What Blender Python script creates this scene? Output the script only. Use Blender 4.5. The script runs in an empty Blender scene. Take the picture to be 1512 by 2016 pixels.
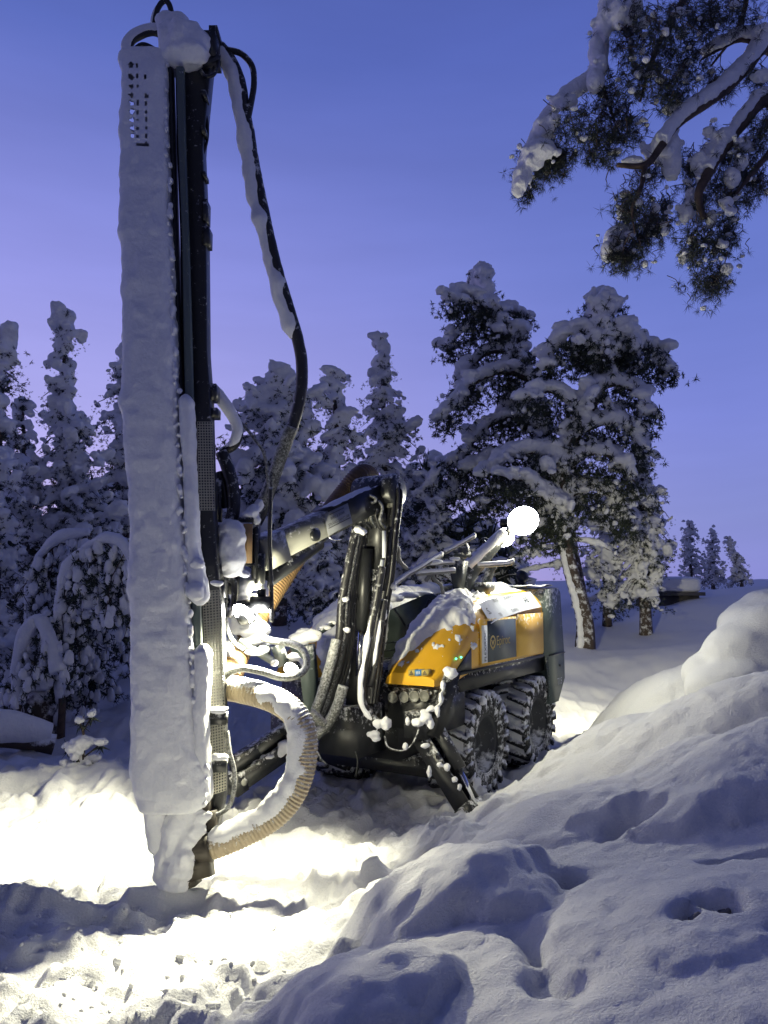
import bpy, bmesh, math, random
import numpy as np
from mathutils import Vector, Matrix

scene = bpy.context.scene
COL = scene.collection
rnd = random.Random(7)
R = math.radians

# ------------------------------------------------------------------ camera, world, sun, exposure
F = 1515.0                      # focal length in photo pixels (photo 1512 x 2016)
CAMZ, PITCH = 1.9, R(5.35)
cam_d = bpy.data.cameras.new('camera'); cam = bpy.data.objects.new('camera', cam_d); COL.objects.link(cam)
cam.location = (0, 0, CAMZ); cam.rotation_euler = (math.pi / 2 + PITCH, 0, 0)
cam_d.sensor_fit = 'VERTICAL'; cam_d.sensor_height = 24; cam_d.lens = F / 2016 * 24
cam_d.clip_start = 0.05; cam_d.clip_end = 2000
scene.camera = cam

world = bpy.data.worlds.new('World'); scene.world = world; world.use_nodes = True
wn, wl = world.node_tree.nodes, world.node_tree.links
wn.clear()
w_out = wn.new('ShaderNodeOutputWorld'); w_bg = wn.new('ShaderNodeBackground'); wl.new(w_bg.outputs[0], w_out.inputs[0])
tc = wn.new('ShaderNodeTexCoord'); sep = wn.new('ShaderNodeSeparateXYZ'); wl.new(tc.outputs['Generated'], sep.inputs[0])
def ramp(stops, src):
    n = wn.new('ShaderNodeValToRGB'); cr = n.color_ramp
    while len(cr.elements) > 1: cr.elements.remove(cr.elements[-1])
    cr.elements[0].position, cr.elements[0].color = stops[0][0], (*stops[0][1], 1)
    for p, c in stops[1:]:
        e = cr.elements.new(p); e.color = (*c, 1)
    wl.new(src, n.inputs[0]); return n
def s2l(c): return tuple(((v / 255 + .055) / 1.055) ** 2.4 if v > 10 else v / 255 / 12.92 for v in c)
# twilight: position = sine of the elevation; the glow of the set sun sits to the left of the view
west = ramp([(0, s2l((226, 196, 240))), (.06, s2l((206, 190, 246))), (.2, s2l((182, 178, 244))), (.36, s2l((154, 156, 232))),
             (.58, s2l((96, 113, 194))), (.8, s2l((62, 78, 142))), (1, s2l((44, 58, 112)))], sep.outputs[2])
east = ramp([(0, s2l((140, 142, 214))), (.08, s2l((138, 146, 214))), (.2, s2l((126, 137, 216))), (.36, s2l((110, 127, 208))),
             (.6, s2l((86, 103, 184))), (.8, s2l((56, 72, 134))), (1, s2l((44, 58, 112)))], sep.outputs[2])
dotn = wn.new('ShaderNodeVectorMath'); dotn.operation = 'DOT_PRODUCT'; dotn.inputs[1].default_value = (-.75, .66, 0)
wl.new(tc.outputs['Generated'], dotn.inputs[0])
mr = wn.new('ShaderNodeMapRange'); mr.interpolation_type = 'SMOOTHSTEP'
mr.inputs[1].default_value = .25; mr.inputs[2].default_value = 1.0; wl.new(dotn.outputs['Value'], mr.inputs[0])
mx = wn.new('ShaderNodeMix'); mx.data_type = 'RGBA'; wl.new(mr.outputs[0], mx.inputs[0])
wl.new(east.outputs[0], mx.inputs[6]); wl.new(west.outputs[0], mx.inputs[7])
nish = wn.new('ShaderNodeTexSky'); nish.sky_type = 'NISHITA'; nish.sun_disc = False
nish.sun_elevation = R(1.0); nish.sun_rotation = R(-48); nish.ozone_density = 6
nsc = wn.new('ShaderNodeMix'); nsc.data_type = 'RGBA'; nsc.inputs[0].default_value = .015
wl.new(mx.outputs[2], nsc.inputs[6]); wl.new(nish.outputs[0], nsc.inputs[7])
bk = wn.new('ShaderNodeMapRange'); bk.interpolation_type = 'SMOOTHSTEP'      # the sky dims away from the set sun
bk.inputs[1].default_value = -.9; bk.inputs[2].default_value = .55; bk.inputs[3].default_value = .30; bk.inputs[4].default_value = 1; wl.new(sep.outputs[1], bk.inputs[0])
cm = wn.new('ShaderNodeMapping'); cm.inputs['Scale'].default_value = (1.2, 1.2, 7); wl.new(tc.outputs['Generated'], cm.inputs[0])
cn = wn.new('ShaderNodeTexNoise'); cn.inputs['Scale'].default_value = 2.2; cn.inputs['Detail'].default_value = 5; wl.new(cm.outputs[0], cn.inputs[0])
cr_ = wn.new('ShaderNodeMapRange'); cr_.inputs[1].default_value = .35; cr_.inputs[2].default_value = .75; cr_.inputs[3].default_value = .94; cr_.inputs[4].default_value = 1.05; wl.new(cn.outputs[0], cr_.inputs[0])
cs_ = wn.new('ShaderNodeVectorMath'); cs_.operation = 'SCALE'; wl.new(nsc.outputs[2], cs_.inputs[0]); wl.new(cr_.outputs[0], cs_.inputs['Scale'])
dim = wn.new('ShaderNodeVectorMath'); dim.operation = 'SCALE'; wl.new(cs_.outputs[0], dim.inputs[0]); wl.new(bk.outputs[0], dim.inputs['Scale'])
gr = wn.new('ShaderNodeMix'); gr.data_type = 'RGBA'; gr.inputs[7].default_value = (.105, .10, .115, 1)      # and turns greyer there
gf = wn.new('ShaderNodeMapRange'); gf.interpolation_type = 'SMOOTHSTEP'; gf.inputs[1].default_value = .3; gf.inputs[2].default_value = -.9; gf.inputs[3].default_value = 0; gf.inputs[4].default_value = .42; wl.new(sep.outputs[1], gf.inputs[0])
wl.new(gf.outputs[0], gr.inputs[0]); wl.new(dim.outputs[0], gr.inputs[6]); wl.new(gr.outputs[2], w_bg.inputs[0]); w_bg.inputs[1].default_value = 1.0

sun_d = bpy.data.lights.new('sun', 'SUN'); sun_d.energy = .03; sun_d.angle = R(15); sun_d.color = (1, .8, .9)
sun = bpy.data.objects.new('sun', sun_d); COL.objects.link(sun)
sun.rotation_euler = (R(84), 0, R(48 + 180))
vs = scene.view_settings
vs.view_transform = 'Standard'; vs.look = 'None'; vs.exposure = 0; vs.gamma = 1; vs.use_curve_mapping = False
scene.cycles.use_denoising = True
scene.cycles.max_bounces = 8; scene.cycles.diffuse_bounces = 4; scene.cycles.sample_clamp_indirect = 4

LAMP_COL = (1.0, .945, .66)

# ------------------------------------------------------------------ pixel -> place
CP, SP = math.cos(PITCH), math.sin(PITCH)
def ray(px, py):
    a, b = (px - 756) / F, (1008 - py) / F
    return np.array([a, CP - b * SP, SP + b * CP])
def W(px, py, Y):                # the point at forward distance Y seen at (px, py)
    d = ray(px, py); return np.array([0, 0, CAMZ]) + d * (Y / d[1])
def WZ(px, py, z):               # the point at height z seen at (px, py)
    d = ray(px, py); return np.array([0, 0, CAMZ]) + d * ((z - CAMZ) / d[2])
def WP(pts): return [W(*p) for p in pts]
def mpp(Y): return Y / F         # metres per photo pixel

# ------------------------------------------------------------------ noise
def _hash(ix, iy, iz, seed):
    h = (ix * 374761393 + iy * 668265263 + iz * 2147483647 + seed * 144269504) & 0xffffffff
    h = ((h ^ (h >> 13)) * 1274126177) & 0xffffffff
    h = ((h ^ (h >> 16)) * 2246822519) & 0xffffffff
    return ((h ^ (h >> 15)) & 0xffffff) / float(0xffffff)
def vnoise(P, freq, seed=0):     # value noise in -1..1, P (n,3)
    Q = np.asarray(P, float) * freq
    I = np.floor(Q).astype(np.int64); f = Q - I; f = f * f * f * (f * (f * 6 - 15) + 10)
    out = 0
    for dx in (0, 1):
        for dy in (0, 1):
            for dz in (0, 1):
                w = (f[:, 0] if dx else 1 - f[:, 0]) * (f[:, 1] if dy else 1 - f[:, 1]) * (f[:, 2] if dz else 1 - f[:, 2])
                out = out + w * _hash(I[:, 0] + dx, I[:, 1] + dy, I[:, 2] + dz, seed)
    return out * 2 - 1
def fbm(P, freq, octv=3, seed=0, gain=.5):
    s, a, t = 0, 1, 0
    for k in range(octv):
        s = s + a * vnoise(P, freq * 2.03 ** k, seed + k * 17); t += a; a *= gain
    return s / t

# ------------------------------------------------------------------ mesh collector
class MB:
    def __init__(s): s.v, s.f, s.n = [], {3: [], 4: []}, 0
    def add(s, V, Fc):
        V = np.asarray(V, float).reshape(-1, 3)
        for grp in (Fc if isinstance(Fc, (list, tuple)) and len(Fc) and isinstance(Fc[0], np.ndarray) and Fc[0].ndim == 2 else [np.asarray(Fc)]):
            s.f[grp.shape[1]].append(grp + s.n)
        s.v.append(V); s.n += len(V); return s
    def poly(s, V, Fc):           # python faces of 3..n corners
        V = np.asarray(V, float)
        tri, quad = [], []
        for f in Fc:
            if len(f) == 3: tri.append(f)
            elif len(f) == 4: quad.append(f)
            else:
                for k in range(1, len(f) - 1): tri.append((f[0], f[k], f[k + 1]))
        g = []
        if tri: g.append(np.array(tri))
        if quad: g.append(np.array(quad))
        return s.add(V, g)
    def box(s, c, size, axes=None):
        c = np.asarray(c, float); A = np.eye(3) if axes is None else np.asarray(axes, float)
        h = np.array(size) / 2
        V = [c + A[0] * h[0] * i + A[1] * h[1] * j + A[2] * h[2] * k for i in (-1, 1) for j in (-1, 1) for k in (-1, 1)]
        return s.add(V, np.array([[0, 1, 3, 2], [4, 6, 7, 5], [0, 4, 5, 1], [2, 3, 7, 6], [0, 2, 6, 4], [1, 5, 7, 3]]))
    def beam(s, p, q, w, h, up=(0, 0, 1)):       # bar from p to q, w wide, h high
        p, q = np.asarray(p, float), np.asarray(q, float); d = q - p; L = np.linalg.norm(d); d = d / L
        a = np.cross(d, up); a /= np.linalg.norm(a); b = np.cross(a, d)
        return s.box((p + q) / 2, (L, w, h), (d, a, b))
    def prism(s, poly, d):                       # extrude a planar polygon by vector d
        P = np.asarray(poly, float); n = len(P); V = np.vstack([P, P + np.asarray(d)])
        fs = [tuple(range(n - 1, -1, -1)), tuple(range(n, 2 * n))] + [(i, (i + 1) % n, n + (i + 1) % n, n + i) for i in range(n)]
        return s.poly(V, fs)
    def tube(s, pts, rad, seg=10, res=None, caps=True, noise=0, nf=20, off=None, seed=0, squash=None):
        P = np.asarray(pts, float)
        rad = np.broadcast_to(np.asarray(rad, float), (len(P),)).astype(float)
        if res and len(P) > 2: P, rad = spline(P, rad, res)
        elif res:
            t = np.linspace(0, 1, max(2, int(np.linalg.norm(P[1] - P[0]) / res)))[:, None]
            P, rad = P[0] * (1 - t) + P[1] * t, np.interp(t[:, 0], [0, 1], rad)
        n = len(P); T = np.gradient(P, axis=0); T /= np.linalg.norm(T, axis=1)[:, None] + 1e-12
        a = np.cross(T[0], [0.31, .2, .93]); a /= np.linalg.norm(a)
        th = np.arange(seg) * 2 * math.pi / seg; V = np.zeros((n, seg, 3))
        for i in range(n):
            a = a - T[i] * a.dot(T[i]); a /= np.linalg.norm(a); b = np.cross(T[i], a)
            V[i] = P[i] + rad[i] * (np.cos(th)[:, None] * a + np.sin(th)[:, None] * b)
        V = V.reshape(-1, 3)
        if noise:
            C = np.repeat(P, seg, axis=0); V = C + (V - C) * (1 + noise * fbm(V, nf, 3, seed))[:, None]
        if off is not None: V = V + np.asarray(off)
        i = np.arange(n - 1)[:, None] * seg; j = np.arange(seg)[None, :]; j2 = (j + 1) % seg
        q = np.stack([i + j, i + j2, i + seg + j2, i + seg + j], -1).reshape(-1, 4)
        gs = [q]
        if caps:
            V = np.vstack([V, P[:1] + (0 if off is None else np.asarray(off)), P[-1:] + (0 if off is None else np.asarray(off))])
            k = np.arange(seg); k2 = (k + 1) % seg
            gs.append(np.vstack([np.stack([np.full(seg, n * seg), k2, k], -1), np.stack([np.full(seg, n * seg + 1), (n - 1) * seg + k, (n - 1) * seg + k2], -1)]))
        return s.add(V, gs)
    def lump(s, c, r, seed=0, sub=2, amp=.18, nf=2.2, axes=None, flat=1.0):
        V, Fc = ICO[sub]; V = V.copy()
        V = V * (1 + amp * fbm(V + seed * 3.7, nf, 3, seed))[:, None]
        V[:, 2] = np.where(V[:, 2] < 0, V[:, 2] * flat, V[:, 2])
        V = V * np.broadcast_to(np.asarray(r, float), (3,))
        if axes is not None: V = V @ np.asarray(axes)
        return s.add(V + np.asarray(c), Fc)
    def lathe(s, prof, c, axis, seg=32):          # prof: (r, h) pairs round axis through c
        ax = np.asarray(axis, float); ax /= np.linalg.norm(ax)
        a = np.cross(ax, [0.1, .25, .96]); a /= np.linalg.norm(a); b = np.cross(ax, a)
        th = np.arange(seg) * 2 * math.pi / seg
        V = np.array([[np.asarray(c) + ax * h + r * (math.cos(t) * a + math.sin(t) * b) for t in th] for r, h in prof]).reshape(-1, 3)
        n = len(prof); i = np.arange(n - 1)[:, None] * seg; j = np.arange(seg)[None, :]; j2 = (j + 1) % seg
        return s.add(V, np.stack([i + j, i + j2, i + seg + j2, i + seg + j], -1).reshape(-1, 4))
    def build(s, name, mat, parent=None, smooth=False, origin=None):
        me = bpy.data.meshes.new(name)
        V = np.vstack(s.v)
        if parent is not None: V = V - np.array(world_loc(parent))
        elif origin is not None: V = V - np.asarray(origin)
        tri = np.vstack(s.f[3]) if s.f[3] else np.zeros((0, 3), int); quad = np.vstack(s.f[4]) if s.f[4] else np.zeros((0, 4), int)
        me.vertices.add(len(V)); me.vertices.foreach_set('co', V.astype(np.float32).ravel())
        nl = tri.size + quad.size; nf = len(tri) + len(quad)
        me.loops.add(nl); me.loops.foreach_set('vertex_index', np.concatenate([tri.ravel(), quad.ravel()]).astype(np.int32))
        me.polygons.add(nf)
        st = np.concatenate([np.arange(len(tri)) * 3, tri.size + np.arange(len(quad)) * 4]).astype(np.int32)
        me.polygons.foreach_set('loop_start', st)
        if smooth: me.polygons.foreach_set('use_smooth', np.ones(nf, bool))
        me.update(calc_edges=True); me.validate()
        o = bpy.data.objects.new(name, me); COL.objects.link(o)
        if mat: me.materials.append(mat)
        if parent is not None: o.parent = parent
        elif origin is not None: o.location = tuple(origin)
        return o
def world_loc(o):
    l = Vector(o.location); p = o.parent
    while p is not None: l = l + Vector(p.location); p = p.parent
    return l
def spline(P, rad, res):
    n = len(P); E = np.vstack([2 * P[0] - P[1], P, 2 * P[-1] - P[-2]]); out, ro = [], []
    for i in range(n - 1):
        p0, p1, p2, p3 = E[i:i + 4]; k = max(1, int(math.ceil(np.linalg.norm(p2 - p1) / res)))
        for t in np.arange(k) / k:
            out.append(.5 * (2 * p1 + (p2 - p0) * t + (2 * p0 - 5 * p1 + 4 * p2 - p3) * t * t + (3 * p1 - p0 - 3 * p2 + p3) * t ** 3))
            ro.append(rad[i] * (1 - t) + rad[i + 1] * t)
    out.append(P[-1]); ro.append(rad[-1]); return np.array(out), np.array(ro)
ICO = {}
for sub in (1, 2, 3, 4):
    bm = bmesh.new(); bmesh.ops.create_icosphere(bm, subdivisions=sub, radius=1); bm.verts.ensure_lookup_table()
    ICO[sub] = (np.array([v.co[:] for v in bm.verts]), np.array([[v.index for v in f.verts] for f in bm.faces])); bm.free()
def thing(name, loc, label, cat, group=None):
    o = bpy.data.objects.new(name, None); COL.objects.link(o); o.location = tuple(loc); o.empty_display_size = .2
    o['label'] = label; o['category'] = cat
    if group: o['group'] = group
    return o

# ------------------------------------------------------------------ materials
def mat(name): m = bpy.data.materials.new(name); m.use_nodes = True; return m
def nd(m, t): return m.node_tree.nodes.new(t)
def lk(m, a, b): m.node_tree.links.new(a, b)
def bsdf(m): return m.node_tree.nodes['Principled BSDF']
def noise_node(m, scale, detail=4, rough=.6):
    t = nd(m, 'ShaderNodeTexCoord'); n = nd(m, 'ShaderNodeTexNoise'); n.inputs['Scale'].default_value = scale
    n.inputs['Detail'].default_value = detail; n.inputs['Roughness'].default_value = rough
    lk(m, t.outputs['Object'], n.inputs['Vector']); return n
def rampn(m, src, stops):
    n = nd(m, 'ShaderNodeValToRGB'); cr = n.color_ramp
    while len(cr.elements) > 1: cr.elements.remove(cr.elements[-1])
    cr.elements[0].position, cr.elements[0].color = stops[0][0], (*stops[0][1], 1)
    for p, c in stops[1:]: cr.elements.new(p).color = (*c, 1)
    lk(m, src, n.inputs[0]); return n
def plain(name, col, rough=.5, metal=0, var=.25, scale=14, bump=.0):
    m = mat(name); b = bsdf(m); n = noise_node(m, scale)
    r = rampn(m, n.outputs[0], [(.3, tuple(c * (1 - var) for c in col)), (.7, tuple(min(1, c * (1 + var)) for c in col))])
    lk(m, r.outputs[0], b.inputs['Base Color']); b.inputs['Roughness'].default_value = rough; b.inputs['Metallic'].default_value = metal
    if bump:
        bp = nd(m, 'ShaderNodeBump'); bp.inputs['Strength'].default_value = bump; bp.inputs['Distance'].default_value = .01
        lk(m, n.outputs[0], bp.inputs['Height']); lk(m, bp.outputs[0], b.inputs['Normal'])
    return m
def snow_mat(name, scale=45, strength=.35, dist=.01, big=0):
    m = mat(name); b = bsdf(m); b.inputs['Roughness'].default_value = .65
    n = noise_node(m, scale, 5, .65); n2 = noise_node(m, scale * 5, 3, .6)
    r = rampn(m, n.outputs[0], [(.3, (.78, .79, .82)), (.7, (.88, .88, .88))]); lk(m, r.outputs[0], b.inputs['Base Color'])
    a = nd(m, 'ShaderNodeMath'); a.operation = 'MULTIPLY_ADD'; a.inputs[1].default_value = .35
    lk(m, n2.outputs[0], a.inputs[0]); lk(m, n.outputs[0], a.inputs[2])
    bp = nd(m, 'ShaderNodeBump'); bp.inputs['Strength'].default_value = strength; bp.inputs['Distance'].default_value = dist
    lk(m, a.outputs[0], bp.inputs['Height']); lk(m, bp.outputs[0], b.inputs['Normal'])
    return m
def dusted(name, col, rough=.45, metal=0, scale=30, amount=.5, up=.5, soft=.08):
    """metal, rubber or paint with frost and snow sticking to it in patches, more on faces that look up"""
    m = mat(name); b = bsdf(m); n = noise_node(m, scale, 6, .7)
    g = nd(m, 'ShaderNodeNewGeometry'); sx = nd(m, 'ShaderNodeSeparateXYZ'); lk(m, g.outputs['Normal'], sx.inputs[0])
    ma = nd(m, 'ShaderNodeMath'); ma.operation = 'MULTIPLY_ADD'; ma.inputs[1].default_value = up
    lk(m, sx.outputs[2], ma.inputs[0]); lk(m, n.outputs[0], ma.inputs[2])
    th = 1.0 - amount
    fac = nd(m, 'ShaderNodeMapRange'); fac.inputs[1].default_value = th - soft; fac.inputs[2].default_value = th + soft; lk(m, ma.outputs[0], fac.inputs[0])
    mixc = nd(m, 'ShaderNodeMix'); mixc.data_type = 'RGBA'; lk(m, fac.outputs[0], mixc.inputs[0])
    mixc.inputs[6].default_value = (*col, 1); mixc.inputs[7].default_value = (.82, .83, .85, 1); lk(m, mixc.outputs[2], b.inputs['Base Color'])
    mr_ = nd(m, 'ShaderNodeMapRange'); mr_.inputs[3].default_value = rough; mr_.inputs[4].default_value = .75; lk(m, fac.outputs[0], mr_.inputs[0]); lk(m, mr_.outputs[0], b.inputs['Roughness'])
    if metal:
        mm = nd(m, 'ShaderNodeMapRange'); mm.inputs[3].default_value = metal; mm.inputs[4].default_value = 0; lk(m, fac.outputs[0], mm.inputs[0]); lk(m, mm.outputs[0], b.inputs['Metallic'])
    bp = nd(m, 'ShaderNodeBump'); bp.inputs['Strength'].default_value = .5; bp.inputs['Distance'].default_value = .006
    lk(m, fac.outputs[0], bp.inputs['Height']); lk(m, bp.outputs[0], b.inputs['Normal'])
    return m
def emit(name, col, strength):
    m = mat(name); nt = m.node_tree; nt.nodes.remove(bsdf(m)); e = nd(m, 'ShaderNodeEmission')
    e.inputs[0].default_value = (*col, 1); e.inputs[1].default_value = strength
    lk(m, e.outputs[0], nt.nodes['Material Output'].inputs[0]); return m

SNOW = snow_mat('snow_packed', 40, .45, .012)
SNOW_GROUND = snow_mat('snow_ground', 75, .9, .016)
SNOW_TREE = snow_mat('snow_on_branches', 9, .5, .05)
NEEDLE = plain('needles', (.030, .040, .026), .7, var=.5, scale=3)
NEEDLE_NEAR = plain('pine_needles', (.026, .034, .022), .6, var=.5, scale=6)
BARK = plain('bark', (.075, .052, .04), .85, var=.5, scale=12, bump=.6)
BARK_SNOWY = dusted('bark_with_snow', (.07, .05, .04), .85, scale=7, amount=.40, up=.25)
BLACK = dusted('black_steel', (.016, .017, .019), .38, scale=26, amount=.30, up=.22)
BLACK_CLEAN = plain('black_paint', (.014, .015, .017), .4, var=.3)
STEEL_DK = dusted('dark_grey_paint', (.045, .052, .052), .45, scale=18, amount=.32, up=.3)
GREYGREEN = dusted('grey_green_paint', (.085, .11, .105), .5, scale=22, amount=.28, up=.3)
JIB = dusted('worn_grey_paint', (.20, .20, .18), .5, scale=14, amount=.3, up=.25)
RUBBER = dusted('hose_rubber', (.014, .014, .016), .42, scale=22, amount=.34, up=.25)
RUBBER_CLEAN = plain('bare_hose_rubber', (.013, .013, .015), .38, var=.3)
FROSTY = dusted('frosted_hose', (.03, .032, .03), .55, scale=60, amount=.34, up=.2, soft=.26)
YELLOW = dusted('yellow_paint', (.74, .40, .022), .35, scale=34, amount=.20, up=.12, soft=.06)
YELLOW_CLEAN = dusted('yellow_panel', (.66, .40, .07), .42, scale=16, amount=.24, up=.3)
HOSE = dusted('brown_duct', (.25, .20, .135), .55, scale=34, amount=.36, up=.30)
HOSE_DK = plain('brown_duct_bare', (.115, .068, .028), .5, var=.35)
TAN = plain('tan_plate', (.48, .30, .12), .5, var=.12)
BLUEGREY = plain('slate_panel', (.05, .065, .085), .45, var=.12)
WHITE = plain('white_sticker', (.62, .65, .70), .5, var=.08)
GREYSTICK = plain('grey_sticker', (.22, .23, .25), .5, var=.1)
GOLD = plain('gold_print', (.50, .38, .10), .5, var=.08)
INK = plain('dark_print', (.03, .03, .04), .6, var=.1)
BLUEINK = plain('blue_print', (.05, .2, .45), .5, var=.1)
CHROME = plain('chrome', (.75, .76, .78), .12, 1.0, var=.05)
GALV = plain('galvanised_plate', (.34, .33, .27), .42, .6, var=.15)
BRASS = plain('rusty_steel', (.03, .024, .018), .6, .2, var=.4, scale=20)
TYRE = dusted('tyre_rubber', (.013, .013, .014), .75, scale=16, amount=.44, up=.28)
TYRE_SIDE = dusted('tyre_sidewall', (.014, .014, .016), .7, scale=10, amount=.26, up=.1)
RIM = dusted('rim_paint', (.045, .048, .055), .6, scale=8, amount=.36, up=.2)
LIT = emit('lamp_face', (1, .98, .9), 110)
GREEN_DOT = emit('green_glow', (.1, 1, .55), 5)
WALL = plain('shed_wall', (.10, .095, .09), .8, var=.2, scale=5)
DEADWOOD = dusted('dead_wood', (.06, .045, .035), .85, scale=6, amount=.4, up=.3)

# ------------------------------------------------------------------ ground: control points in photo pixels with heights
ctrl = []
def g(px, py, z): p = WZ(px, py, z); ctrl.append((p[0], p[1], z))
def gy(px, py, Y): p = W(px, py, Y); ctrl.append((p[0], p[1], p[2]))
def gx(x, y, z): ctrl.append((x, y, z))
# machine floor and churned front
for q in [(345, 1745, .0), (480, 1650, 0), (600, 1560, 0), (640, 1640, 0), (760, 1560, 0), (760, 1650, 0), (500, 1760, 0), (600, 1740, 0.0),
          (700, 1700, .02), (870, 1600, .0), (950, 1560, 0), (1045, 1500, .0), (930, 1610, .02), (500, 1560, 0.02), (200, 1800, .05), (60, 1850, .08),
          (400, 1850, .06), (560, 1850, .09), (300, 1950, .14), (60, 2000, .18), (500, 1990, .18)]: g(*q)
# bright field left of the mast and its rim
for q in [(0, 1572, 6.1), (80, 1545, 6.3), (170, 1520, 6.4), (245, 1512, 6.4), (330, 1530, 6.4)]: gy(*q)
for q in [(0, 1640, .18), (120, 1620, .2), (230, 1620, .18), (0, 1730, .1), (150, 1700, .08), (290, 1690, .03)]: g(*q)
gx(-3.6, 7.4, .12); gx(-2.6, 7.5, .15); gx(-1.7, 7.4, .1); gx(-1, 7.2, .05)
# wood floor left
for q in [(0, 1500, 8.5), (130, 1470, 9.5), (230, 1400, 10.5), (60, 1430, 11.5), (250, 1330, 13), (20, 1380, 13.5)]: gy(*q)
# behind the machine
gx(-.9, 8.6, 0); gx(.5, 9.2, 0); gx(1.5, 9.6, 0); gx(2.2, 9.0, .02); gx(-1.2, 10.5, .3)
for q in [(560, 1330, 12), (600, 1215, 17), (480, 1215, 17), (690, 1212, 18), (850, 1215, 18), (980, 1220, 19)]: gy(*q)
# lit track and slope on the right
for q in [(1120, 1400, .02), (1170, 1440, .02), (1130, 1440, 0.), (1250, 1375, .06), (1320, 1345, .1)]: g(*q)
for q in [(1110, 1330, 14.5), (1260, 1310, 15), (1390, 1300, 15), (1110, 1270, 18), (1300, 1250, 19), (1420, 1220, 20),
          (1110, 1236, 21), (1200, 1214, 22), (1260, 1212, 22), (1330, 1197, 22), (1400, 1168, 24), (1490, 1156, 24), (1600, 1150, 24)]: gy(*q)
gx(6, 27, .9); gx(10, 29, 1.4); gx(14, 30, 1.6)
# big bank in the right foreground: crest, then faces
for q in [(745, 1768, 4.35), (830, 1722, 4.55), (930, 1640, 4.9), (1010, 1560, 5.5), (1090, 1502, 6.1), (1200, 1440, 6.0), (1285, 1422, 5.7), (1370, 1400, 5.4), (1512, 1362, 5.0)]: gy(*q)
for q in [(1190, 1436, 8.2), (1240, 1384, 8.4), (1330, 1342, 8.2), (1420, 1330, 7.8), (1512, 1330, 7.3)]: gy(*q)
gx(2.2, 7.1, .46); gx(3.0, 6.6, .85); gx(1.95, 6.9, .3); gx(3.4, 9.6, .25); gx(4.6, 9.6, .5); gx(2.7, 9.9, .08)
for q in [(1000, 1680, 4.2), (1120, 1600, 4.7), (1240, 1530, 4.9), (1400, 1500, 4.5), (1500, 1500, 4.2), (1200, 1680, 3.7), (1380, 1650, 3.6), (1500, 1640, 3.5),
          (1150, 1800, 3.1), (1330, 1800, 2.9), (1500, 1800, 2.75), (1200, 1960, 2.35), (1400, 1960, 2.25), (1512, 2000, 2.1), (1000, 1900, 2.75), (1060, 2000, 2.4),
          (900, 1850, 3.1), (720, 1900, 3.05), (850, 1990, 2.6), (650, 2000, 2.75)]: gy(*q)
gx(0, 0, .5); gx(-2, 1, .35); gx(2, 1, .8); gx(0, 1.6, .5); gx(-4, 3, .25); gx(-4.5, 6, .35); gx(5, 3, 1.3); gx(5, 6, 1.25); gx(7, 9, .9)
for x, y, z in [(-30, 40, 1.5), (0, 45, 1.5), (30, 45, 2.0), (-60, 90, 2), (60, 90, 2.5), (0, 120, 2), (-14, 20, .6), (-25, 10, .6), (20, 10, 1.2), (0, -15, .5), (-20, -15, .5), (20, -15, 1), (-8, 14, .2), (-6, 10, .1), (120, 200, 2), (-120, 200, 2), (120, -60, 1), (-120, -60, .5), (0, 320, 2)]: gx(x, y, z)
C = np.array(ctrl)
def _k(d2): return np.where(d2 > 0, .5 * d2 * np.log(d2 + 1e-12), 0)
_n = len(C); _A = np.zeros((_n + 3, _n + 3)); _d2 = ((C[:, None, :2] - C[None, :, :2]) ** 2).sum(-1)
_A[:_n, :_n] = _k(_d2) + np.eye(_n) * .004; _A[:_n, _n] = 1; _A[:_n, _n + 1:] = C[:, :2]; _A[_n:, :_n] = _A[:_n, _n:].T
_w = np.linalg.solve(_A, np.concatenate([C[:, 2], [0, 0, 0]]))
def base_z(XY):
    out = np.zeros(len(XY))
    for s in range(0, len(XY), 40000):
        q = XY[s:s + 40000]; d2 = ((q[:, None, :] - C[None, :, :2]) ** 2).sum(-1)
        out[s:s + 40000] = _k(d2) @ _w[:_n] + _w[_n] + q @ _w[_n + 1:]
    return out
bumps = []       # x, y, amplitude, radii
domes = []       # x, y, base height, dome height, radii: rounded lumps of ploughed snow that meet in creases
def dome(px, py, Y, h, rx, ry): p = W(px, py, Y); domes.append((p[0], p[1], h, rx, ry))
CL = (340, 1750, 4.72, .07, .30, .16)
def hit(px, py):                 # where the sight line through a photo pixel meets the ground
    d = ray(px, py); t = np.linspace(1.5, 14, 900); P = d[None] * t[:, None]; z = lumpy(P[:, 0], P[:, 1], base_z(P[:, :2])); k = np.argmax(P[:, 2] + CAMZ < z); return P[k]
def lumpy(x, y, z):
    off = np.zeros(len(x)); k = .035
    for cx, cy, h, rx, ry in domes:
        d = h * np.maximum(0, 1 - ((x - cx) / rx) ** 2 - ((y - cy) / ry) ** 2) ** .72
        off = np.where(d > 0, np.maximum(off, d) + np.maximum(0, k - np.abs(off - d)) ** 2 / (4 * k) * np.minimum(1, d / .03), off)
    return z + off
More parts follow.
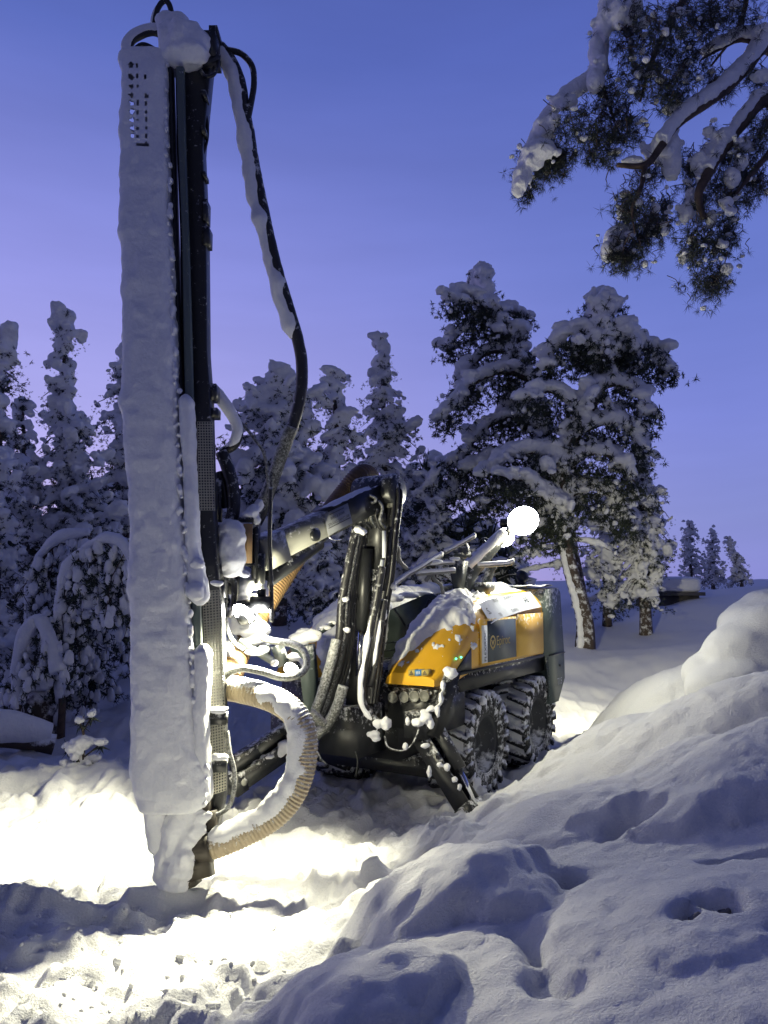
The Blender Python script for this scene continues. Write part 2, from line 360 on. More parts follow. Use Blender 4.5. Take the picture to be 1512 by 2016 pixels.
for q in [(890, 1760, 3.65, .24, .50, .46), (990, 1800, 3.4, .13, .22, .3), (735, 1985, 2.72, .13, .26, .24), (640, 1960, 2.9, .08, .16, .14), (1130, 1600, 4.5, .16, .62, .50),
          (1290, 1550, 4.6, .13, .42, .36), (1440, 1560, 4.1, .18, .66, .55), (1400, 1800, 2.9, .08, .7, .5),
          (1210, 1450, 5.9, .07, .5, .4), (1400, 1410, 5.2, .12, .8, .5),
          (1240, 1400, 8.5, .16, .6, .5), (1350, 1350, 8.1, .18, .8, .6), (40, 1790, 4.4, .10, .32, .3), (130, 1830, 4.1, .08, .24, .2), (255, 1590, 5.0, .12, .14, .14), (660, 1705, 5.1, .07, .3, .28), (560, 1575, 6.3, .07, .3, .3), CL, (400, 1745, 4.75, .06, .18, .16)]: dome(*q)
def bump(px, py, amp, rx, ry=None): p = hit(px, py); bumps.append((p[0], p[1], amp, rx, ry or rx))
PITS = [(1242, 1618, -.2, .085, .06), (1125, 1742, -.2, .055, .05), (1432, 1772, -.2, .04, .055), (1368, 1790, -.13, .035, .035)]
for q in PITS + [(1215, 1588, .05, .14, .05), (1095, 1700, .05, .10, .05), (1455, 1680, -.12, .16, .03),
          (1050, 1850, -.13, .06, .14), (1090, 1930, -.08, .05, .10), (855, 1945, -.06, .03, .025), (850, 1975, -.05, .025, .02), (650, 1900, .09, .05, .05), (690, 1830, .04, .08, .06)]: bump(*q)
def sstep(a, b, x): t = np.clip((x - a) / (b - a), 0, 1); return t * t * (3 - 2 * t)
def ground_z(XY):
    XY = np.asarray(XY, float).reshape(-1, 2); x, y = XY[:, 0], XY[:, 1]
    P = np.column_stack([x, y, np.zeros(len(x))]); wx, wy = x + .06 * vnoise(P, 4.5, 61) + .025 * vnoise(P, 13, 63), y + .06 * vnoise(P, 4.5, 62) + .025 * vnoise(P, 13, 64)
    wx, wy = wx + .05 * vnoise(P, 2.1, 65), wy + .05 * vnoise(P, 2.1, 66); z = lumpy(wx, wy, base_z(XY))
    for bx, by, a, rx, ry in bumps: z = z + a * np.exp(-((wx - bx) / rx) ** 2 - ((wy - by) / ry) ** 2)
    near = 1 - sstep(9, 14, y)
    churn = near * (1 - sstep(.0, .9, x - (y - 4.4) * .55))        # trampled snow left of the bank
    W1 = P + .12 * np.column_stack([vnoise(P, 2.5, 5), vnoise(P, 2.5, 6), 0 * x])
    chunk = 1 - np.abs(vnoise(W1, 3.1, 11)); chunk2 = 1 - np.abs(vnoise(W1, 7.5, 12)); fine = fbm(W1, 15, 3, 13)
    cl = np.maximum(0, vnoise(W1, 4.3, 51) - .15); cl2 = np.maximum(0, vnoise(W1, 10.5, 52) - .1); cl3 = np.maximum(0, vnoise(P, 23, 53) - .2)
    z = z + churn * (.07 * (chunk ** 2 - .4) + .04 * (chunk2 ** 2 - .4) + .012 * fine + .11 * np.sqrt(cl) * (cl > 0) * .6 + .05 * np.sqrt(cl2) + .016 * np.sqrt(cl3))
    bank = near * (1 - churn / np.maximum(near, 1e-3))
    z = z + bank * (.03 * fbm(W1, 1.6, 2, 21) + .012 * fbm(P, 6, 2, 22) + .010 * (1 - np.abs(vnoise(W1, 9, 24))) ** 2 + .0085 * fbm(P, 24, 3, 23, .8))
    far = 1 - near
    track = np.exp(-((x - 3.0 - (y - 11) * .25) / 1.6) ** 2) * sstep(8.5, 10, y) * (1 - sstep(15, 18, y))
    z = z + far * (.12 * fbm(P, .5, 3, 31) + .05 * fbm(P, 1.9, 3, 32)) + track * .07 * fbm(P, 2.6, 3, 33)
    return z
def gz(x, y): return float(ground_z([[x, y]])[0])
def axis_pts(lo, a, b, hi, st, gr):
    mid = np.arange(a, b, st); r, v, d = [], b, st
    while v < hi: r.append(v); d *= gr; v += d
    l, v, d = [], a - st, st
    while v > lo: l.append(v); d *= gr; v -= d
    return np.concatenate([l[::-1], mid, r])
xs = axis_pts(-260, -2.9, 3.2, 260, .022, 1.04); ys = axis_pts(-80, 1.9, 6.9, 420, .022, 1.026)
GX, GY = np.meshgrid(xs, ys); XY = np.column_stack([GX.ravel(), GY.ravel()])
mb = MB(); i = np.arange(len(ys) - 1)[:, None] * len(xs); j = np.arange(len(xs) - 1)[None, :]
mb.add(np.column_stack([XY, ground_z(XY)]), np.stack([i + j, i + j + 1, i + len(xs) + j + 1, i + len(xs) + j], -1).reshape(-1, 4))
o = mb.build('snow_ground', SNOW_GROUND, smooth=True); o['kind'] = 'structure'

def remesh(o, voxel, smooth=4, amp=.02, size=.12):
    m = o.modifiers.new('remesh', 'REMESH'); m.mode = 'VOXEL'; m.voxel_size = voxel; m.use_smooth_shade = True
    s = o.modifiers.new('smooth', 'SMOOTH'); s.iterations = smooth; s.factor = .5
    if amp:
        key = 'clouds_%g' % size; t = bpy.data.textures.get(key) or bpy.data.textures.new(key, 'CLOUDS'); t.noise_scale = size; t.noise_depth = 3
        d = o.modifiers.new('displace', 'DISPLACE'); d.texture = t; d.strength = amp; d.mid_level = .5; d.texture_coords = 'GLOBAL'
    return o

mb = MB()                        # earth and gravel showing in the hollows of the bank
for px, py, a_, rx, ry in PITS:
    p = hit(px, py)
    for k in range(9): x_, y_ = p[0] + rnd.gauss(0, rx * .4), p[1] + rnd.gauss(0, ry * .4); mb.lump((x_, y_, gz(x_, y_) + .004), rnd.uniform(.01, .03), k, 1, .3)
o = mb.build('dirt', plain('frozen_earth', (.17, .16, .15), .9, var=.5, scale=30), smooth=True); o['kind'] = 'stuff'
mb = MB(); rc = np.random.RandomState(5)      # loose clods thrown up round the foot of the mast and along the bank
for k in range(200):
    px, py = (rc.uniform(0, 560), rc.uniform(1790, 2016)) if k < 140 else (rc.uniform(430, 800), rc.uniform(1570, 1680))
    p = hit(px, py); e = rc.uniform(.005, .013) if rc.rand() < .85 else rc.uniform(.013, .020)
    mb.lump((p[0], p[1], gz(p[0], p[1]) + e * .1), (e * rc.uniform(.8, 1.4), e, e * rc.uniform(.6, 1)), k, 2, .28, 1.4)
o = mb.build('snow_clods', SNOW_GROUND, smooth=True); o['kind'] = 'stuff'
# rounded snow piled on the right
mb = MB()
for px, py, Y, rx, rz in [(1478, 1236, 7.4, .28, .26), (1520, 1225, 7.4, .32, .33), (1470, 1290, 7.2, .42, .32), (1500, 1205, 7.6, .18, .2), (1420, 1330, 7.3, .35, .25), (1560, 1280, 7.2, .6, .5), (1460, 1360, 7.0, .5, .3), (1620, 1220, 7.6, .5, .5)]:
    mb.lump(W(px, py, Y), (rx, .4, rz), int(px), 3, .07)
p = W(1500, 1400, 7.2); mb.lump((p[0], p[1], p[2] - .3), (.9, .7, .6), 3, 3, .06)
o = mb.build('snow_mound', SNOW_GROUND, smooth=True); o['kind'] = 'structure'; remesh(o, .035, 6, .05, .3)

# ------------------------------------------------------------------ trees under snow
RS = np.random.RandomState(11)
def _lump_proto(sub, seed, flat, amp):
    V, Fc = ICO[sub]; q = np.random.RandomState(seed + 90); K = 9 if sub > 1 else 4
    D = q.normal(size=(K, 3)); D /= np.linalg.norm(D, axis=1)[:, None]; h = q.uniform(.15, amp, K); w = q.uniform(.10, .26, K)
    V = V * (.72 + (h * np.exp(-(1 - V @ D.T) / w)).max(1) + .06 * fbm(V + seed, 2.5, 2, seed))[:, None]
    V[:, 2] = np.where(V[:, 2] < 0, V[:, 2] * flat, V[:, 2]); return V, Fc
LUMPS = {s: [_lump_proto(s, k, .7, .5) for k in range(14)] for s in (1, 2)}
def _tuft_proto(n, seed, width, down):
    r = np.random.RandomState(seed); d = r.normal(size=(n, 3)); d[:, 2] -= down; d /= np.linalg.norm(d, axis=1)[:, None]
    s = np.cross(d, r.normal(size=(n, 3))); s /= np.linalg.norm(s, axis=1)[:, None]
    L = r.uniform(.55, 1.1, (n, 1)); b = d * r.uniform(0, .35, (n, 1))
    V = np.stack([b - s * width, b + s * width, b + d * L], 1).reshape(-1, 3)
    return V, np.arange(n * 3).reshape(n, 3)
TUFTS = [_tuft_proto(16, k, .11, .5) for k in range(10)]
def scatter(mb, protos, pos, scl, rotz, tilt=None):
    """put prototypes at pos with scale (n,3), turned about z by rotz and pitched by tilt along their own x"""
    pos, scl = np.asarray(pos), np.asarray(scl); pick = RS.randint(len(protos), size=len(pos))
    tilt = np.zeros(len(pos)) if tilt is None else np.asarray(tilt)
    for k, (V, Fc) in enumerate(protos):
        idx = np.where(pick == k)[0]
        if not len(idx): continue
        P = V[None] * scl[idx][:, None, :]
        ct, st = np.cos(tilt[idx])[:, None], np.sin(tilt[idx])[:, None]
        x, z = P[..., 0] * ct - P[..., 2] * st, P[..., 0] * st + P[..., 2] * ct
        cz, sz = np.cos(rotz[idx])[:, None], np.sin(rotz[idx])[:, None]
        Q = np.stack([x * cz - P[..., 1] * sz, x * sz + P[..., 1] * cz, z], -1) + pos[idx][:, None, :]
        m = len(V); mb.add(Q.reshape(-1, 3), (Fc[None] + (np.arange(len(idx)) * m)[:, None, None]).reshape(-1, Fc.shape[1]))

def tree(label, Y, prof, trunk, limbs, size, name='snowy_pine', snow=.85, droop=.35, detail=1, group='snow laden trees round the clearing', needles=1.0, base=None, snowtrunk=.0, lift=.2, depth=.8, boughs=(), ridge=.15, rho_min=.3, merge=0):
    """prof: (py, left, right) outline of the crown in photo pixels; trunk: (px, py, width px) from top to foot, both at distance Y"""
    prof = np.array(prof, float); trunk = np.array(trunk, float)
    foot = W(trunk[-1, 0], trunk[-1, 1], Y); foot[2] = min(foot[2], gz(foot[0], Y) - .1)
    T = np.array([W(a, b, Y) for a, b, c in trunk]); rad = trunk[:, 2] * mpp(Y) / 2
    if T[-1, 2] > foot[2] + .05: T = np.vstack([T, foot]); rad = np.append(rad, rad[-1] * 1.15)
    root = thing(name, foot, label, 'tree', group)
    mt = MB(); mt.tube(T, rad, 8, res=.3, noise=.2, nf=3)
    TT, TR = spline(T, rad, .2)
    bl, ndl, nrot, nscl, sl, srot, stl, sscl = [], [], [], [], [], [], [], []; zl, zr, zs_ = [], [], []
    ys_ = np.linspace(prof[0, 0], prof[-1, 0], 60); wd = np.interp(ys_, prof[:, 0], prof[:, 2] - prof[:, 1]); cdf = np.cumsum(wd ** .8 + 12); cdf /= cdf[-1]
    for k in range(limbs):
        py = np.interp((k + RS.rand()) / limbs, cdf, ys_); l, r = np.interp(py, prof[:, 0], prof[:, 1]), np.interp(py, prof[:, 0], prof[:, 2])
        tx = np.clip(np.interp(py, trunk[:, 1], trunk[:, 0]), l, r); ph = RS.rand() * 2 * math.pi
        rho = math.sqrt(RS.uniform(rho_min, 1.0)) * (.72 if boughs else 1); cx = math.cos(ph)
        px = tx + (r - tx if cx > 0 else tx - l) * cx * rho
        half = (r - l) / 2 * mpp(Y)
        end = W(px, py, Y); end = end + (end - np.array([0, 0, CAMZ])) / Y * (math.sin(ph) * half * rho * depth)
        run = math.hypot(end[0] - W(tx, py, Y)[0], end[1] - Y)
        zt = end[2] + run * (droop * RS.uniform(.4, 1.3)) + lift * size
        i = np.argmin(np.abs(TT[:, 2] - zt)); st = TT[i]
        slim = min(1, .4 + .6 * (r - l) * mpp(Y) / (4.2 * size))
        if run < .05: continue
        mid = (st + end) / 2 + np.array([0, 0, run * droop * .45]) + RS.normal(size=3) * run * .06
        t = np.linspace(0, 1, 9)[:, None]; cv = st * (1 - t) ** 2 + 2 * mid * t * (1 - t) + end * t * t
        cv[1:] += RS.normal(size=(8, 3)) * run * .022
        br = min(TR[i] * .55, .012 + run * .018) * (1 - .75 * t[:, 0])
        bl.append((cv, br))
        n = max(2, int(run / (size * .62))); ts = np.clip(np.linspace(.30, 1.02, n) + RS.normal(size=n) * .05, .12, 1.02)
        for q in ts:
            f = min(q, .999) * 8; a = int(f); p = cv[a] * (1 - (f - a)) + cv[a + 1] * (f - a); d = cv[a + 1] - cv[a]
            side = np.array([-d[1], d[0], 0]); side /= np.linalg.norm(side) + 1e-9
            for rep in range(1 + (RS.rand() < .6)):
                s = size * RS.choice([.42, .6, .8, 1.1]) * RS.uniform(.8, 1.15) * (1 - .25 * q) * slim
                pp = p + side * RS.normal() * s * (.75 if rep else .25); az = math.atan2(d[1], d[0]) + RS.normal() * .4
                dz = math.atan2(d[2], math.hypot(d[0], d[1]))
                for u in range(max(1, int(round(needles * 7)))):
                    ndl.append(pp + RS.normal(size=3) * s * np.array([.36, .36, .12]) - [0, 0, s * RS.uniform(.12, .95)]); nrot.append(RS.rand() * 6.28); e = s * RS.uniform(.10, .25); nscl.append((e, e, e * .9))
                if RS.rand() < snow:
                    sl.append(pp + [0, 0, s * .16]); srot.append(az); stl.append(dz * .8); sscl.append((s * RS.uniform(.5, .95), s * RS.uniform(.38, .62), s * RS.uniform(.28, .55)))
                    for u in range(RS.randint(1, 4)):          # small lumps beside the cap
                        o_ = RS.normal(size=3) * s * .36; o_[2] = -abs(o_[2]) * .8
                        zl.append(pp + o_); zr.append(RS.rand() * 6.28); e = s * RS.uniform(.12, .34); zs_.append((e * 1.2, e, e * .9))
    ridges = []
    for bg in boughs:                                          # the big boughs, each a limb with snow along it and needles hanging below
        pts = np.array(bg, float); off = RS.uniform(-1, 1) * 1.1
        q = np.array([W(a, b, Y) + (W(a, b, Y) - [0, 0, CAMZ]) / Y * off * (k / (len(pts) - 1)) for k, (a, b) in enumerate(pts)])
        cv, _ = spline(q, np.zeros(len(q)), .18); n = len(cv); br = np.linspace(.10, .025, n); bl.append((cv, br)); ridges.append((cv, ridge))
        for i in range(n):
            f = i / n; p = cv[i]; az = math.atan2(cv[min(i + 1, n - 1)][1] - cv[i - 1][1], cv[min(i + 1, n - 1)][0] - cv[i - 1][0]) if i else 0
            hang = (.25 + .9 * math.sin(math.pi * min(1, f * .75 + .2))) * size * 1.5
            for u in range(26):
                v = RS.rand(); ndl.append(p + [RS.normal() * .20, RS.normal() * .22, -.07 - v * hang * RS.uniform(.5, 1)]); nrot.append(RS.rand() * 6.28); e = RS.uniform(.05, .13); nscl.append((e, e, e * 1.2))
            for u in range(2):
                if RS.rand() < .85: e = size * RS.uniform(.2, .5); sl.append(p + [RS.normal() * .12, RS.normal() * .15, .08 + RS.rand() * .08]); srot.append(az); stl.append(0); sscl.append((e * 1.25, e, e * .8))
            for u in range(2): e = size * RS.uniform(.08, .22); zl.append(p + [RS.normal() * .2, -.15 + RS.normal() * .15, -RS.rand() * hang * .8]); zr.append(RS.rand() * 6.28); zs_.append((e, e, e * 1.2))
    for k in range(int(len(TT) * 2.6)):                        # crest of the trunk and the tip
        i = int(len(TT) * .0 + RS.rand() ** 2 * len(TT) * .5); p = TT[i]; s = size * RS.uniform(.3, .6)
        pyt = np.interp(p[2], TT[::-1, 2], np.linspace(1, 0, len(TT)))
        ndl.append(p + RS.normal(size=3) * s * .3); nrot.append(RS.rand() * 6.28); nscl.append((s * .3,) * 3)
        if RS.rand() < snow: sl.append(p + RS.normal(size=3) * s * .35); srot.append(RS.rand() * 6.28); stl.append(0); sscl.append((s * .6, s * .5, s * .5))
    for cv, br in bl: mt.tube(cv, np.maximum(br, .006), 5, caps=False)
    mt.build('trunk', BARK_SNOWY, root, smooth=True)
    a = MB(); scatter(a, TUFTS, ndl, nscl, np.array(nrot)); a.build('crown', NEEDLE, root)['kind'] = 'stuff'
    b = MB(); scatter(b, LUMPS[detail], sl, sscl, np.array(srot), -np.array(stl)); scatter(b, LUMPS[1], zl, zs_, np.array(zr))
    for cv, rg in ridges: b.tube(cv + [0, -.03, .12], np.linspace(rg, rg * .6, len(cv)), 9, noise=.45, nf=3.5)
    for cv, br in bl:                                          # snow lying along the limbs
        if RS.rand() < .75:
            if len(cv) != 9: continue
            q = cv[1:7] + [0, 0, 1] * (br[1:7, None] + size * .05); b.tube(q, size * np.array([.05, .13, .16, .16, .14, .08]), 7, noise=.35, nf=6)
    if snowtrunk:
        q = TT + np.array([-.6, -.5, 0]) * TR[:, None]; b.tube(q[::2], TR[::2] * snowtrunk, 8, noise=.3, nf=4)
    sc_ = b.build('snow_cover', SNOW_TREE, root, smooth=True); sc_['kind'] = 'stuff'
    if merge: remesh(sc_, merge, 1, .10, .11)
    return root

# --- left of the mast
tree('tall slim snow covered spruce with a knobbly pointed top left of the mast', 12.5,
     [(620, 115, 130), (660, 98, 146), (720, 86, 152), (780, 82, 165), (850, 60, 195), (950, 40, 215), (1100, 20, 240), (1250, 10, 245), (1380, 20, 230)],
     [(123, 622, 3), (130, 800, 10), (135, 1000, 18), (140, 1420, 28)], 150, .42, 'snowy_spruce', detail=2, snow=.55, needles=1.5, merge=.03)
tree('snow covered pine with a mushroom shaped snow cap at the left edge of the picture', 11.5,
     [(660, -30, 46), (700, -50, 48), (760, -80, 62), (830, -100, 70), (900, -120, 80), (1000, -120, 90), (1200, -120, 80), (1350, -110, 60)],
     [(5, 665, 4), (0, 800, 12), (-10, 1000, 22), (-15, 1430, 30)], 70, .5, detail=2, snow=.55, needles=1.5, merge=.03)
tree('snow covered pine standing right behind the drill mast', 14,
     [(700, 235, 262), (740, 205, 300), (800, 185, 330), (900, 170, 350), (1050, 165, 360), (1200, 160, 350), (1340, 170, 330)],
     [(248, 705, 4), (250, 850, 14), (250, 1000, 22), (252, 1380, 28)], 80, .48, detail=2, snow=.55, needles=1.5, merge=.034)
tree('short bushy snow covered spruce low in the thicket left of the mast', 13.5,
     [(790, 30, 60), (860, -10, 110), (950, -30, 150), (1100, -60, 180), (1250, -70, 200), (1380, -60, 200)],
     [(45, 795, 4), (50, 1000, 14), (55, 1400, 22)], 60, .5, 'snowy_spruce', detail=1, snow=.5, needles=1.5, merge=.034)
# --- between the mast and the boom
tree('round headed snow covered pine behind the big snowy hose', 16,
     [(738, 535, 590), (760, 480, 620), (800, 450, 640), (870, 432, 660), (950, 425, 672), (1050, 440, 660), (1120, 460, 640), (1190, 470, 620)],
     [(560, 745, 6), (556, 900, 16), (552, 1050, 24), (550, 1215, 30)], 105, .62, detail=2, snow=.6, needles=1.4, merge=.04)
tree('snow covered pine with a bare twiggy top shoot beside the boom elbow', 17,
     [(735, 630, 690), (770, 615, 705), (830, 600, 705), (900, 590, 720), (1000, 590, 730), (1100, 600, 720), (1180, 600, 710)],
     [(655, 732, 3), (662, 850, 12), (660, 1000, 20), (658, 1215, 26)], 60, .5, detail=2, snow=.55, needles=1.4, merge=.04)
tree('pointed snow covered spruce rising behind the boom elbow', 20,
     [(668, 744, 758), (700, 735, 768), (740, 715, 790), (800, 700, 815), (860, 690, 842), (920, 680, 858), (1000, 675, 865), (1100, 680, 860), (1200, 690, 850)],
     [(750, 668, 3), (755, 800, 10), (757, 950, 18), (758, 1215, 26)], 110, .55, 'snowy_spruce', detail=2, snow=.52, needles=1.5, merge=.045)
tree('low snow laden spruce under the dust duct behind the lamp', 14,
     [(1075, 595, 650), (1100, 560, 690), (1140, 545, 705), (1180, 535, 710), (1215, 540, 715)],
     [(625, 1078, 4), (625, 1230, 14)], 45, .36, 'snowy_spruce', detail=1, snow=.6, needles=1.4, merge=.034)
tree('small snowy spruce behind the front hood of the drill rig', 19,
     [(940, 795, 850), (1000, 790, 900), (1080, 790, 940), (1150, 795, 960), (1210, 800, 960)],
     [(850, 935, 4), (855, 1220, 14)], 55, .5, 'snowy_spruce', detail=1, snow=.55, needles=1.3, merge=.045)
# --- the big pines on the right
tree('tall leaning pine with a forked open top left of the lamp lit pine', 19,
     [(535, 935, 965), (575, 890, 1000), (620, 885, 1035), (680, 880, 1030), (740, 915, 1060), (800, 872, 1080), (850, 900, 1090), (920, 885, 1080), (1000, 870, 1060), (1080, 880, 1050), (1150, 900, 1060)],
     [(950, 540, 4), (985, 640, 10), (1040, 740, 18), (1075, 850, 24), (1110, 1000, 24), (1150, 1215, 26)], 26, .5, snow=.5, detail=2, droop=.45, needles=1.2, merge=.042, boughs=[
     [(955, 600), (948, 565), (945, 540)], [(960, 610), (930, 590), (900, 580), (892, 598)], [(990, 650), (960, 630), (925, 640), (895, 668), (882, 688)], [(975, 625), (1010, 615), (1032, 630)],
     [(1020, 700), (985, 690), (950, 700), (915, 740), (908, 770)], [(1040, 745), (990, 730), (930, 755), (895, 790), (872, 830)], [(1000, 665), (1020, 650), (1030, 690), (1035, 720)],
     [(1070, 850), (1020, 820), (960, 840), (915, 890), (880, 920)], [(1090, 930), (1030, 900), (960, 905), (910, 940), (880, 985)], [(1075, 860), (1050, 800), (1010, 790), (985, 830)], [(1100, 1000), (1050, 960), (990, 960), (940, 1000)]])
tree('largest pine with a round snowy crown and a snow plastered trunk behind the rear lamp', 17.5,
     [(575, 1150, 1205), (615, 1120, 1215), (650, 1090, 1250), (700, 1075, 1310), (750, 1100, 1285), (800, 1060, 1260), (860, 1050, 1270), (930, 1020, 1290), (1000, 1040, 1290), (1080, 1130, 1260), (1140, 1150, 1250)],
     [(1178, 590, 7), (1185, 680, 14), (1165, 800, 20), (1110, 900, 20), (1108, 1000, 24), (1118, 1100, 28), (1150, 1215, 34)], 26, .52, snow=.5, detail=2, droop=.4, needles=1.2, snowtrunk=.5, merge=.042, ridge=.19, boughs=[
     [(1178, 660), (1170, 610), (1180, 582)], [(1180, 640), (1195, 600), (1200, 590)], [(1180, 680), (1140, 650), (1100, 670), (1080, 700), (1070, 730)], [(1180, 670), (1220, 650), (1245, 670), (1252, 700)], [(1185, 720), (1225, 690), (1270, 685), (1300, 705), (1310, 735)],
     [(1178, 690), (1160, 660), (1150, 680), (1145, 710)], [(1180, 700), (1205, 670), (1215, 700)], [(1170, 770), (1210, 755), (1250, 770), (1270, 800), (1272, 820)], [(1150, 830), (1110, 780), (1070, 770), (1040, 790)], [(1140, 850), (1200, 830), (1240, 850), (1262, 890)],
     [(1112, 905), (1075, 890), (1030, 890), (990, 905), (960, 940)], [(1112, 920), (1170, 890), (1220, 910), (1250, 950)], [(1110, 980), (1160, 960), (1210, 980), (1235, 1030)], [(1115, 1040), (1080, 990), (1040, 950), (1000, 940)], [(1112, 1000), (1070, 1010), (1030, 1050)]])
tree('dense cone shaped snow covered spruce on the slope beside the big pine', 19.5,
     [(850, 1255, 1275), (900, 1230, 1290), (960, 1215, 1305), (1020, 1205, 1322), (1080, 1190, 1335), (1140, 1185, 1310), (1200, 1190, 1295)],
     [(1265, 855, 4), (1268, 1000, 16), (1270, 1215, 24)], 115, .52, 'snowy_spruce', snow=.6, detail=2, droop=.55, needles=1.5, merge=.04)
tree('bushy snow covered spruce between the big pine and the cone shaped spruce', 21,
     [(1000, 1140, 1240), (1080, 1130, 1250), (1150, 1120, 1260), (1210, 1130, 1250)], [(1195, 990, 5), (1195, 1220, 18)], 60, .55, 'snowy_spruce', snow=.6, detail=1, merge=.045)
for lab, Y, pr, tr_, n in [
    ('small distant snow covered spruce nearest the shed roof', 32, [(1030, 1352, 1362), (1060, 1345, 1385), (1100, 1345, 1392), (1155, 1335, 1400)], [(1357, 1030, 2), (1362, 1160, 8)], 36),
    ('small distant snow covered pine with a round snow ball on its tip', 33, [(1048, 1395, 1412), (1075, 1390, 1412), (1110, 1385, 1425), (1155, 1375, 1445)], [(1402, 1048, 2), (1404, 1160, 8)], 34),
    ('slim leaning distant spruce farthest along the snowy ridge', 32, [(1062, 1433, 1441), (1090, 1438, 1465), (1120, 1440, 1478), (1155, 1430, 1492)], [(1436, 1060, 2), (1462, 1160, 8)], 36)]:
    tree(lab, Y, pr, tr_, int(n * 1.5), .42, 'distant_spruce', snow=.7, detail=1, rho_min=.5, group='small trees on the ridge')
# far forest that reads as one dark mass behind the nearer trees
fm, fs = MB(), MB(); P_, S_, Q_, U_ = [], [], [], []
for k in range(1500):
    px = RS.uniform(-350, 1010); Y = RS.uniform(24, 34); top = 1010 + 60 * math.sin(px * .021) + 40 * math.sin(px * .057 + 1)
    p = W(px, RS.uniform(top, 1225), Y); s = RS.uniform(.5, 1.0); P_.append(p); S_.append((s * .9,) * 3)
    for e in range(2): Q_.append(p + RS.normal(size=3) * s * .5 + [0, -.3, .2]); U_.append(np.array([.5, .45, .35]) * s * RS.uniform(.5, 1.1))
scatter(fm, TUFTS, P_, S_, RS.rand(1500) * 6.28); scatter(fm, TUFTS, P_, S_, RS.rand(1500) * 6.28); o = fm.build('far_forest', NEEDLE); o['kind'] = 'stuff'
scatter(fs, LUMPS[1], Q_, U_, RS.rand(3000) * 6.28); o = fs.build('far_forest_snow', SNOW_TREE, smooth=True); o['kind'] = 'stuff'

# --- the near pine whose boughs hang in from the upper right
NT = [_tuft_proto(26, 40 + k, .035, .45) for k in range(8)]
NTR = np.array([5.0, 7.2, 0.]); NTR[2] = gz(5.0, 7.2)
pine = thing('overhanging_pine', NTR, 'near pine whose dark drooping boughs with lumps of snow hang in at the upper right', 'tree')
mt = MB(); mt.tube([NTR + [0, 0, -.2], NTR + [0, 0, 3], NTR + [-.15, -.05, 6], NTR + [-.1, 0, 9.5]], [.26, .2, .15, .05], 12, res=.3, noise=.12, nf=4)
limbs = [
    [(1900, 330, 7.0), (1600, 150, 6.4), (1512, 92, 6.1), (1470, 130, 6.0), (1430, 172, 5.9), (1385, 205, 5.8), (1335, 242, 5.75), (1300, 290, 5.7), (1270, 325, 5.65), (1215, 325, 5.6)],
    [(1512, 92, 6.1), (1460, 78, 6.1), (1420, 95, 6.15), (1380, 118, 6.2)],
    [(1900, 420, 7.0), (1620, 220, 6.2), (1512, 195, 6.0), (1465, 235, 5.9), (1425, 290, 5.85), (1392, 345, 5.8), (1375, 385, 5.78), (1385, 430, 5.75)],
    [(1700, -180, 6.6), (1440, -110, 6.4), (1250, -60, 6.3), (1200, 10, 6.2), (1185, 70, 6.2), (1178, 140, 6.15), (1160, 170, 6.1), (1110, 205, 6.05), (1070, 255, 6.0), (1042, 315, 5.95), (1022, 385, 5.9)],
    [(1440, -110, 6.4), (1360, -20, 6.5), (1310, 60, 6.5), (1280, 130, 6.5), (1260, 200, 6.5)],
    [(1270, 325, 5.65), (1262, 370, 5.6), (1245, 410, 5.6), (1250, 460, 5.6)],
    [(1512, 195, 6.0), (1540, 260, 5.9), (1490, 330, 5.85), (1450, 380, 5.8)],
    [(1440, -110, 6.4), (1470, -20, 6.5), (1450, 60, 6.6), (1400, 130, 6.6)],
    [(1178, 140, 6.15), (1200, 210, 6.2), (1225, 280, 6.2)]]
lw = [.075, .03, .085, .05, .045, .022, .045, .035, .02]
for L, w in zip(limbs, lw): mt.tube(WP(L), np.linspace(w, w * .25, len(L)), 8, res=.06, noise=.2, nf=9)
mt.build('trunk', BARK, pine, smooth=True)
P_, S_, tw = [], [], MB()
clusters = [(1230, 60, 45, 60, 70), (1300, 70, 70, 70, 110), (1380, 40, 70, 50, 90), (1350, 130, 50, 60, 70), (1260, 150, 45, 60, 70), (1450, 25, 60, 40, 50), (1200, 200, 35, 60, 60), (1190, 270, 45, 45, 60),
            (1130, 250, 40, 40, 40), (1070, 330, 50, 40, 90), (1035, 375, 22, 25, 30), (1105, 310, 30, 30, 40), (1240, 400, 35, 50, 60), (1260, 460, 45, 55, 90), (1225, 505, 35, 30, 60), (1300, 430, 22, 40, 40), (1280, 340, 30, 30, 25),
            (1370, 400, 40, 50, 60), (1380, 490, 45, 50, 80), (1400, 560, 40, 35, 60), (1430, 380, 40, 50, 70), (1480, 350, 35, 45, 60), (1440, 300, 50, 40, 50), (1500, 260, 30, 50, 50), (1360, 330, 30, 35, 35), (1420, 170, 35, 30, 35),
            (1240, 250, 40, 40, 40), (1320, 190, 30, 40, 40), (1490, 160, 30, 30, 30), (1430, 470, 20, 40, 30), (1180, 310, 40, 18, 25)]
for px, py, rx, ry, n in clusters:
    cY = 6.0 + RS.normal() * .12
    for k in range(int(n * 2.6)):
        q = RS.normal(size=3) * .52; p = W(px + q[0] * rx, py + q[1] * ry, cY + q[2] * (rx + ry) / 2 * mpp(6) * 1.2); P_.append(p); s = RS.uniform(.03, .066); S_.append((s, s, s * 1.25))
        if k % 5 == 0: tw.tube([p + [RS.normal() * .04, RS.normal() * .04, RS.uniform(.06, .13)], p + [RS.normal() * .025, 0, .06], p + [RS.normal() * .015, 0, .03], p], [.004, .0035, .003, .002], 4, res=.05, caps=False)
tw.build('twig', BARK, pine)['kind'] = 'stuff'
